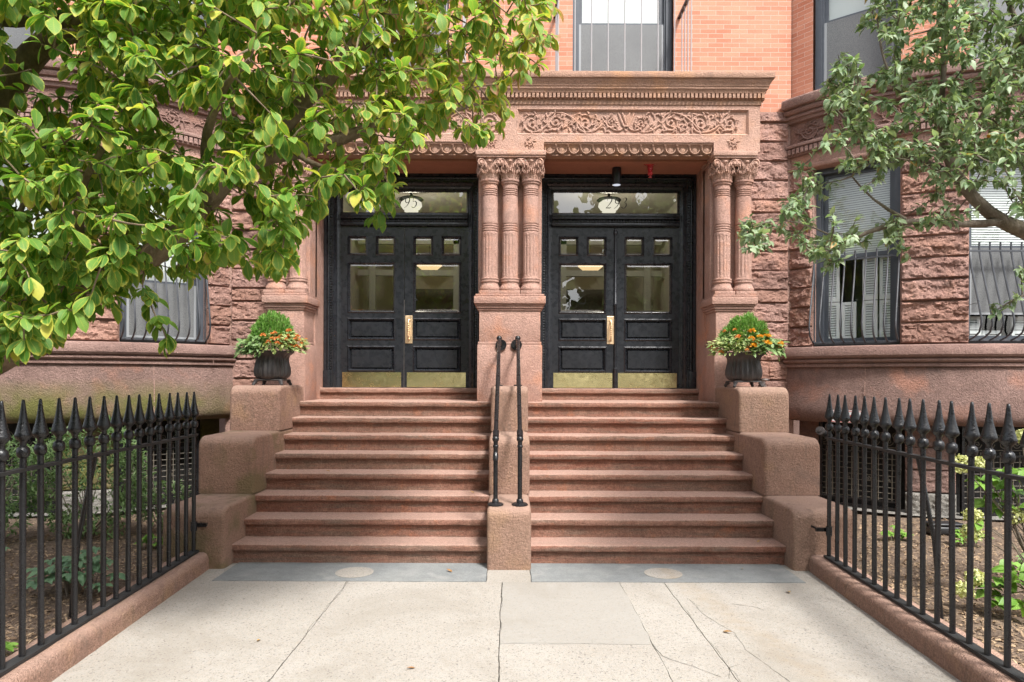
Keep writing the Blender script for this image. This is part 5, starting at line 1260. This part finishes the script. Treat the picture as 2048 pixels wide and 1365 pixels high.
# ---- ornamental cherry
che = thing('cherry_tree', at(2330, 1230, 4.9), 'small leafed fruit tree reaching in from the right across the bow front', 'tree')
tb = MB()
CL = [
 [(2330, 1270, 4.9, .12), (2320, 1000, 4.9, .11), (2270, 700, 4.9, .10), (2170, 530, 4.85, .085), (2048, 458, 4.8, .066), (1985, 432, 4.75, .056), (1945, 400, 4.75, .05), (1915, 360, 4.75, .046), (1895, 335, 4.75, .04), (1880, 270, 4.75, .026), (1880, 190, 4.7, .022), (1890, 90, 4.65, .018), (1880, -40, 4.6, .012)],
 [(2000, 440, 4.76, .036), (1960, 447, 4.7, .032), (1900, 446, 4.65, .027), (1830, 438, 4.6, .024), (1780, 440, 4.6, .022), (1730, 458, 4.6, .018), (1690, 482, 4.6, .013), (1640, 510, 4.6, .008), (1590, 470, 4.6, .005)],
 [(1810, 437, 4.6, .017), (1770, 415, 4.65, .014), (1745, 405, 4.7, .010), (1700, 350, 4.8, .006)],
 [(1905, 348, 4.75, .034), (1870, 325, 4.85, .026), (1810, 310, 4.95, .020), (1740, 290, 5.0, .014), (1690, 240, 5.0, .010), (1650, 190, 5.0, .006)],
 [(1880, 250, 4.72, .018), (1800, 190, 4.8, .013), (1760, 120, 4.8, .010), (1750, 30, 4.8, .007)],
 [(2170, 530, 4.85, .05), (2130, 330, 4.8, .04), (2080, 180, 4.75, .03), (2040, 60, 4.7, .022), (1990, -60, 4.7, .014)],
 [(1690, 482, 4.6, .008), (1600, 440, 4.65, .006), (1530, 430, 4.65, .004), (1490, 455, 4.65, .003)],
 [(2250, 700, 4.9, .03), (2130, 640, 4.7, .016), (2060, 560, 4.6, .010), (2030, 600, 4.6, .006), (1990, 620, 4.6, .004)]]
nodes = limbs(tb, [[(a, b, d, r * .82) for a, b, d, r in L] for L in CL], .012); tb.build('trunk', M['bark2'], che, smooth=60)
CP = [(1690, -200), (1745, 10), (1700, 70), (1668, 110), (1650, 180), (1655, 250), (1600, 310), (1580, 350), (1600, 385), (1540, 390), (1500, 420), (1472, 470), (1495, 505), (1530, 500), (1560, 490), (1640, 520), (1690, 505), (1740, 480), (1810, 490), (1840, 445), (1890, 440), (1950, 430), (2040, 440), (2300, 470), (2300, -200)]
CG = [(1665, 415, 42), (1800, 380, 46), (1925, 410, 26), (1660, 330, 28), (1735, 100, 45), (1715, 395, 40), (1730, 420, 45), (1990, 400, 40), (1840, 470, 24), (1560, 360, 40), (1990, 340, 20), (1745, 350, 22), (1690, 290, 24), (1840, 250, 20), (1770, 230, 20), (1880, 150, 18)]
cr = random.Random(23); tips = []; tries = 0
while len(tips) < 1900 and tries < 60000:
    tries += 1; x = cr.uniform(1460, 2280); y = cr.uniform(-190, 530)
    if not inpoly(x, y, CP): continue
    if (x < 1650 or y > 330) and cr.random() < .3: continue
    if any((x - gx) ** 2 + (y - gy) ** 2 < gr * gr for gx, gy, gr in CG) and cr.random() < .95: continue
    D = 4.75 + cr.uniform(-.6, .6) - (.3 if x > 1900 and cr.random() < .4 else 0)
    p = at(x, y, D)
    if any((p - q).length < .05 for q in tips): continue
    tips.append(p)
for hx, hy, hd in ((1800, 470, 4.6), (1790, 495, 4.6), (1815, 510, 4.6), (1780, 465, 4.6), (2000, 622, 4.6), (2015, 610, 4.6), (1985, 630, 4.6), (2040, 540, 4.5), (2044, 585, 4.5), (2030, 535, 4.5), (1645, 535, 4.6), (1675, 520, 4.6), (1695, 515, 4.6)): tips.append(at(hx, hy, hd))
tw = MB(); ends = grow(tw, nodes, tips, .0016, cr, .03); tw.build('twigs', M['bark2'], che, smooth=60)
cl = LM()
for p, d in ends:
    for k in range(cr.randint(7, 12)):
        b = p - d * cr.uniform(0, .10) + rdir(cr) * .012; out = rdir(cr); dd = d * .35 + out * .8 + Vector((0, -.1, cr.uniform(-.75, .25))); L = cr.uniform(.04, .078)
        leaf(cl, b, dd, Vector((0, -.45, 1)) + rdir(cr) * .5, L, L * cr.uniform(.42, .55), OVAT, cr.uniform(.2, .8), cr.uniform(.15, .5), (min(1, max(0, cr.gauss(.45, .25))), cr.random() * .5, 0 if cr.random() < .97 else cr.uniform(.4, 1.2)), cr)
cl.build('crown', M['cherleaf'], che, recalc=False, smooth=180)
fr = MB()
for (a, b) in ((1985, 272), (1994, 262), (1990, 280), (1978, 268)): fr.ball(at(a, b, 4.45), .018, 8)
fr.build('fruit', M['yellow'], che, smooth=90)

# ------------------------------------------------------------------ shrubs and bed plants
def shrub(name, lab, c, rx, ry, rz, n, L0, L1, mat, seed_, cat='shrub', shape=NARR, wr=.3):
    t = thing(name, c, lab, cat); rr = random.Random(seed_); m = LM(); st = MB(); C = Vector(c)
    for i in range(n):
        d = rdir(rr); f = rr.uniform(.35, 1.0) ** .5; p = C + Vector((d.x * rx * f, d.y * ry * f, rz + d.z * rz * f)); p += noise.noise_vector(p * 3) * .09
        if p.z < .06: continue
        if noise.noise(p * 3.4 + Vector((seed_, 0, 0))) < -.12: continue
        for k in range(5):
            dd = d * .6 + rdir(rr) * .9 + Vector((0, -.2, .3)); L = rr.uniform(L0, L1)
            leaf(m, p + rdir(rr) * .025, dd, Vector((0, -.4, 1)) + rdir(rr) * .5, L, L * wr, shape, rr.uniform(.1, .6), .25, (min(1, max(0, rr.gauss(.45, .28))), rr.random() * .5, 0), rr)
    m.build('foliage', M[mat], t, recalc=False, smooth=180)
    for i in range(14):
        a = rr.uniform(0, 6.28); e = Vector((rx * .7 * math.cos(a), ry * .7 * math.sin(a), rz * rr.uniform(.9, 1.7))); b = C + Vector((rr.uniform(-.08, .08), rr.uniform(-.05, .05), -.02))
        st.tube([b, b + e * .5 + rdir(rr) * .06, C + e], [.009, .006, .003], 5)
    st.build('stem', M['bark2'], t)
    return t
shrub('broadleaf_shrub', 'glossy green shrub behind the left fence beside the dark grille', (-4.3, 7.0, .07), .66, .42, .60, 1200, .045, .075, 'bushleaf', 5)
shrub('broadleaf_shrub', 'sprawling green shrub at the far left edge behind the fence', (-5.25, 6.7, .07), .66, .5, .56, 1100, .045, .075, 'bushleaf', 6)
shrub('low_shrub', 'small low green shrub close to the left stone blocks', (-3.62, 7.25, .07), .30, .25, .30, 180, .04, .06, 'bushleaf', 8)
def whorl_plant(name, lab, c, spread, h, n, L0, L1, mat, seed_, cat='plant', shape=OVAT):
    t = thing(name, c, lab, cat); rr = random.Random(seed_); m = LM(); st = MB(); C = Vector(c)
    for i in range(n):
        a = rr.uniform(0, 6.28); r = spread * math.sqrt(rr.random()); p = C + Vector((r * math.cos(a), r * math.sin(a) * .7, h * rr.uniform(.45, 1.0) * (1.15 - .6 * r / spread)))
        st.tube([C + Vector((r * .4 * math.cos(a), r * .3 * math.sin(a), 0)), (C + p) / 2 + Vector((0, 0, h * .15)), p], [.004, .003, .002], 5)
        a0 = rr.uniform(0, 6.28)
        for k in range(5):
            b = a0 + k * 1.257; L = rr.uniform(L0, L1); leaf(m, p, Vector((math.cos(b), math.sin(b), rr.uniform(-.35, .1))), Vector((0, -.3, 1)), L, L * .5, shape, .5, .25, (rr.random(), rr.random() * .4, 0), rr)
    m.build('foliage', M[mat], t, recalc=False, smooth=180); st.build('stem', M['bark2'], t); return t
whorl_plant('creeper_plant', 'low green five leaved creeper on the soil behind the left fence', (-3.28, 5.2, .07), .34, .36, 46, .07, .11, 'creeper', 31)
whorl_plant('seedling_plant', 'tiny bright green seedling at the near left of the soil bed', (-2.98, 4.02, .07), .05, .10, 4, .05, .08, 'hydleaf', 32)
whorl_plant('ground_plant', 'small green weed on the soil left of the black box', (3.95, 7.0, .07), .14, .14, 14, .05, .08, 'hydleaf', 33)
whorl_plant('ground_plant', 'green weed on the soil in front of the black box', (4.55, 6.75, .07), .16, .2, 18, .05, .08, 'hydleaf', 34)
whorl_plant('ground_plant', 'wide dark green weed on the soil near the right edge', (4.75, 6.0, .07), .28, .14, 26, .05, .08, 'bushleaf', 35)
whorl_plant('ground_plant', 'small green weed right beside the cheek block on the right bed', (3.32, 7.1, .07), .09, .12, 9, .04, .07, 'hydleaf', 36)
whorl_plant('ground_plant', 'small green weed under the shrubs near the left cheek block', (-3.45, 6.6, .07), .14, .14, 14, .05, .08, 'hydleaf', 37)
whorl_plant('ground_plant', 'leafy green weed at the foot of the left edge shrub', (-4.75, 6.1, .07), .22, .2, 22, .05, .08, 'creeper', 38)
# hydrangea: stems with broad leaves and cream heads
hy = thing('hydrangea_shrub', (3.75, 5.0, .07), 'lime leaved hydrangea with cream flower heads behind the right fence', 'shrub'); hr = random.Random(44)
heads = [(1922, 925, 5.2), (1958, 925, 5.2), (1946, 1028, 5.1), (1944, 1062, 5.1), (1928, 1176, 4.7), (1952, 1152, 4.8), (2044, 870, 5.2), (2030, 1028, 5.1), (2075, 960, 5.0), (2090, 1180, 4.7)]
hl = LM(); hsn = MB(); root = Vector((3.95, 5.0, .05))
lp = [(1960, 960, 5.2), (1985, 945, 5.2), (2010, 960, 5.15), (2030, 935, 5.1), (1990, 985, 5.2), (1970, 1000, 5.2), (1960, 1040, 5.1), (2000, 1010, 5.15), (2030, 985, 5.1), (2045, 945, 5.0), (1975, 1170, 4.8), (1985, 1190, 4.75), (2000, 1160, 4.75), (2025, 1140, 4.7), (2040, 1160, 4.7), (2045, 1200, 4.65), (2020, 1125, 4.75), (2060, 1130, 4.6), (2080, 1000, 5.0), (2100, 1100, 4.8), (1960, 1155, 4.85), (2070, 920, 5.1)]
for (a, b, D) in lp + heads:
    p = at(a, b, D); pr = root + Vector((hr.uniform(-.1, .1), hr.uniform(-.2, .1), 0)); hsn.tube([pr, pr.lerp(p, .55) + Vector((.03, .02, .10)), p], [.007, .005, .003], 6)
for (a, b, D) in lp:
    p = at(a, b, D)
    for k in range(6):
        d = rdir(hr); d.z = -abs(d.z) * .4; L = hr.uniform(.09, .14); leaf(hl, p + rdir(hr) * .03, d, Vector((0, -.5, 1)), L, L * .62, OVAT, .5, .2, (hr.random(), hr.random() * .4, 0), hr)
hl.build('foliage', M['hydleaf'], hy, recalc=False, smooth=180); hsn.build('stem', M['bark2'], hy, smooth=60)
for (a, b, D) in heads:
    p = at(a, b, D); hm = LM(); r = hr.uniform(.055, .08)
    for k in range(150):
        u = rdir(hr); q_ = p + Vector((u.x * r, u.y * r, u.z * r * .85)) * hr.uniform(.8, 1.0)
        for j in range(2): leaf(hm, q_, u * .35 + rdir(hr) * .9, u, hr.uniform(.016, .024), hr.uniform(.013, .019), RND, .3, .15, (hr.random(), 0, 0), hr)
    hm.build('flower_head', M['cream'], hy, recalc=False)

# fallen leaves
FL = [(-1.62, 4.45, .004, 'dry curled leaf on the left paving slab nearest the stoop joint'), (-0.55, 4.02, .004, 'pale brown fallen leaf on the path left of the middle joint'), (1.45, 4.62, .004, 'dark fallen leaf on the right paving slabs'), (2.25, 5.5, .004, 'dark curled leaf on the path by the right curb'),
      (-0.33, 7.26, RIS * 4 + .004, 'brown leaf on a left step against the centre block'), (-0.36, 6.98, RIS * 3 + .004, 'brown leaf on a lower left step beside the centre block'), (2.33, 6.40, RIS + .004, 'yellow leaf at the right end of the bottom step'), (2.1, 6.15, .008, 'yellowish leaf on the right bluestone slab'), (-0.5, 6.0, .008, 'thin brown leaf on the left bluestone slab'), (-1.9, 7.25, RIS * 4 + .004, 'pale leaf near the middle of a left step')]
for (x, y, z, lab) in FL:
    m = LM(); a = rnd.uniform(0, 6.28); L = rnd.uniform(.05, .085); leaf(m, Vector((x, y, z)), Vector((math.cos(a), math.sin(a), .12)), Vector((0, 0, 1)), L, L * .4, OVAT, -.3, .5, (rnd.random(), rnd.random(), rnd.random()))
    tag(m.build('fallen_leaf', M['dry'], recalc=False, loc=(x, y, z)), lab, 'leaf', 'fallen leaves')

# ------------------------------------------------------------------ the street behind (seen in the glass)
sr = random.Random(77); m = LM()
for i in range(9):
    cx = -17 + i * 4.3 + sr.uniform(-.8, .8); cy = sr.uniform(-15, -11); cz = sr.uniform(6.0, 7.0)
    for k in range(2000):
        d = rdir(sr); f = sr.uniform(.3, 1) ** .5; p = Vector((cx + d.x * 2.5 * f, cy + d.y * 2.4 * f, cz + d.z * 4.6 * f)); p += noise.noise_vector(p * .7) * .8
        leaf(m, p, rdir(sr), rdir(sr), 1.0 * sr.uniform(.4, .75), .42, RND, .4, .2, (sr.random() * .7, sr.random() * .5, 0), sr)
o = m.build('street_trees', M['bushleaf'], recalc=False); struct(o, 'stuff'); o['label'] = 'row of leafy street trees reflected in the door glass'; o['category'] = 'trees'
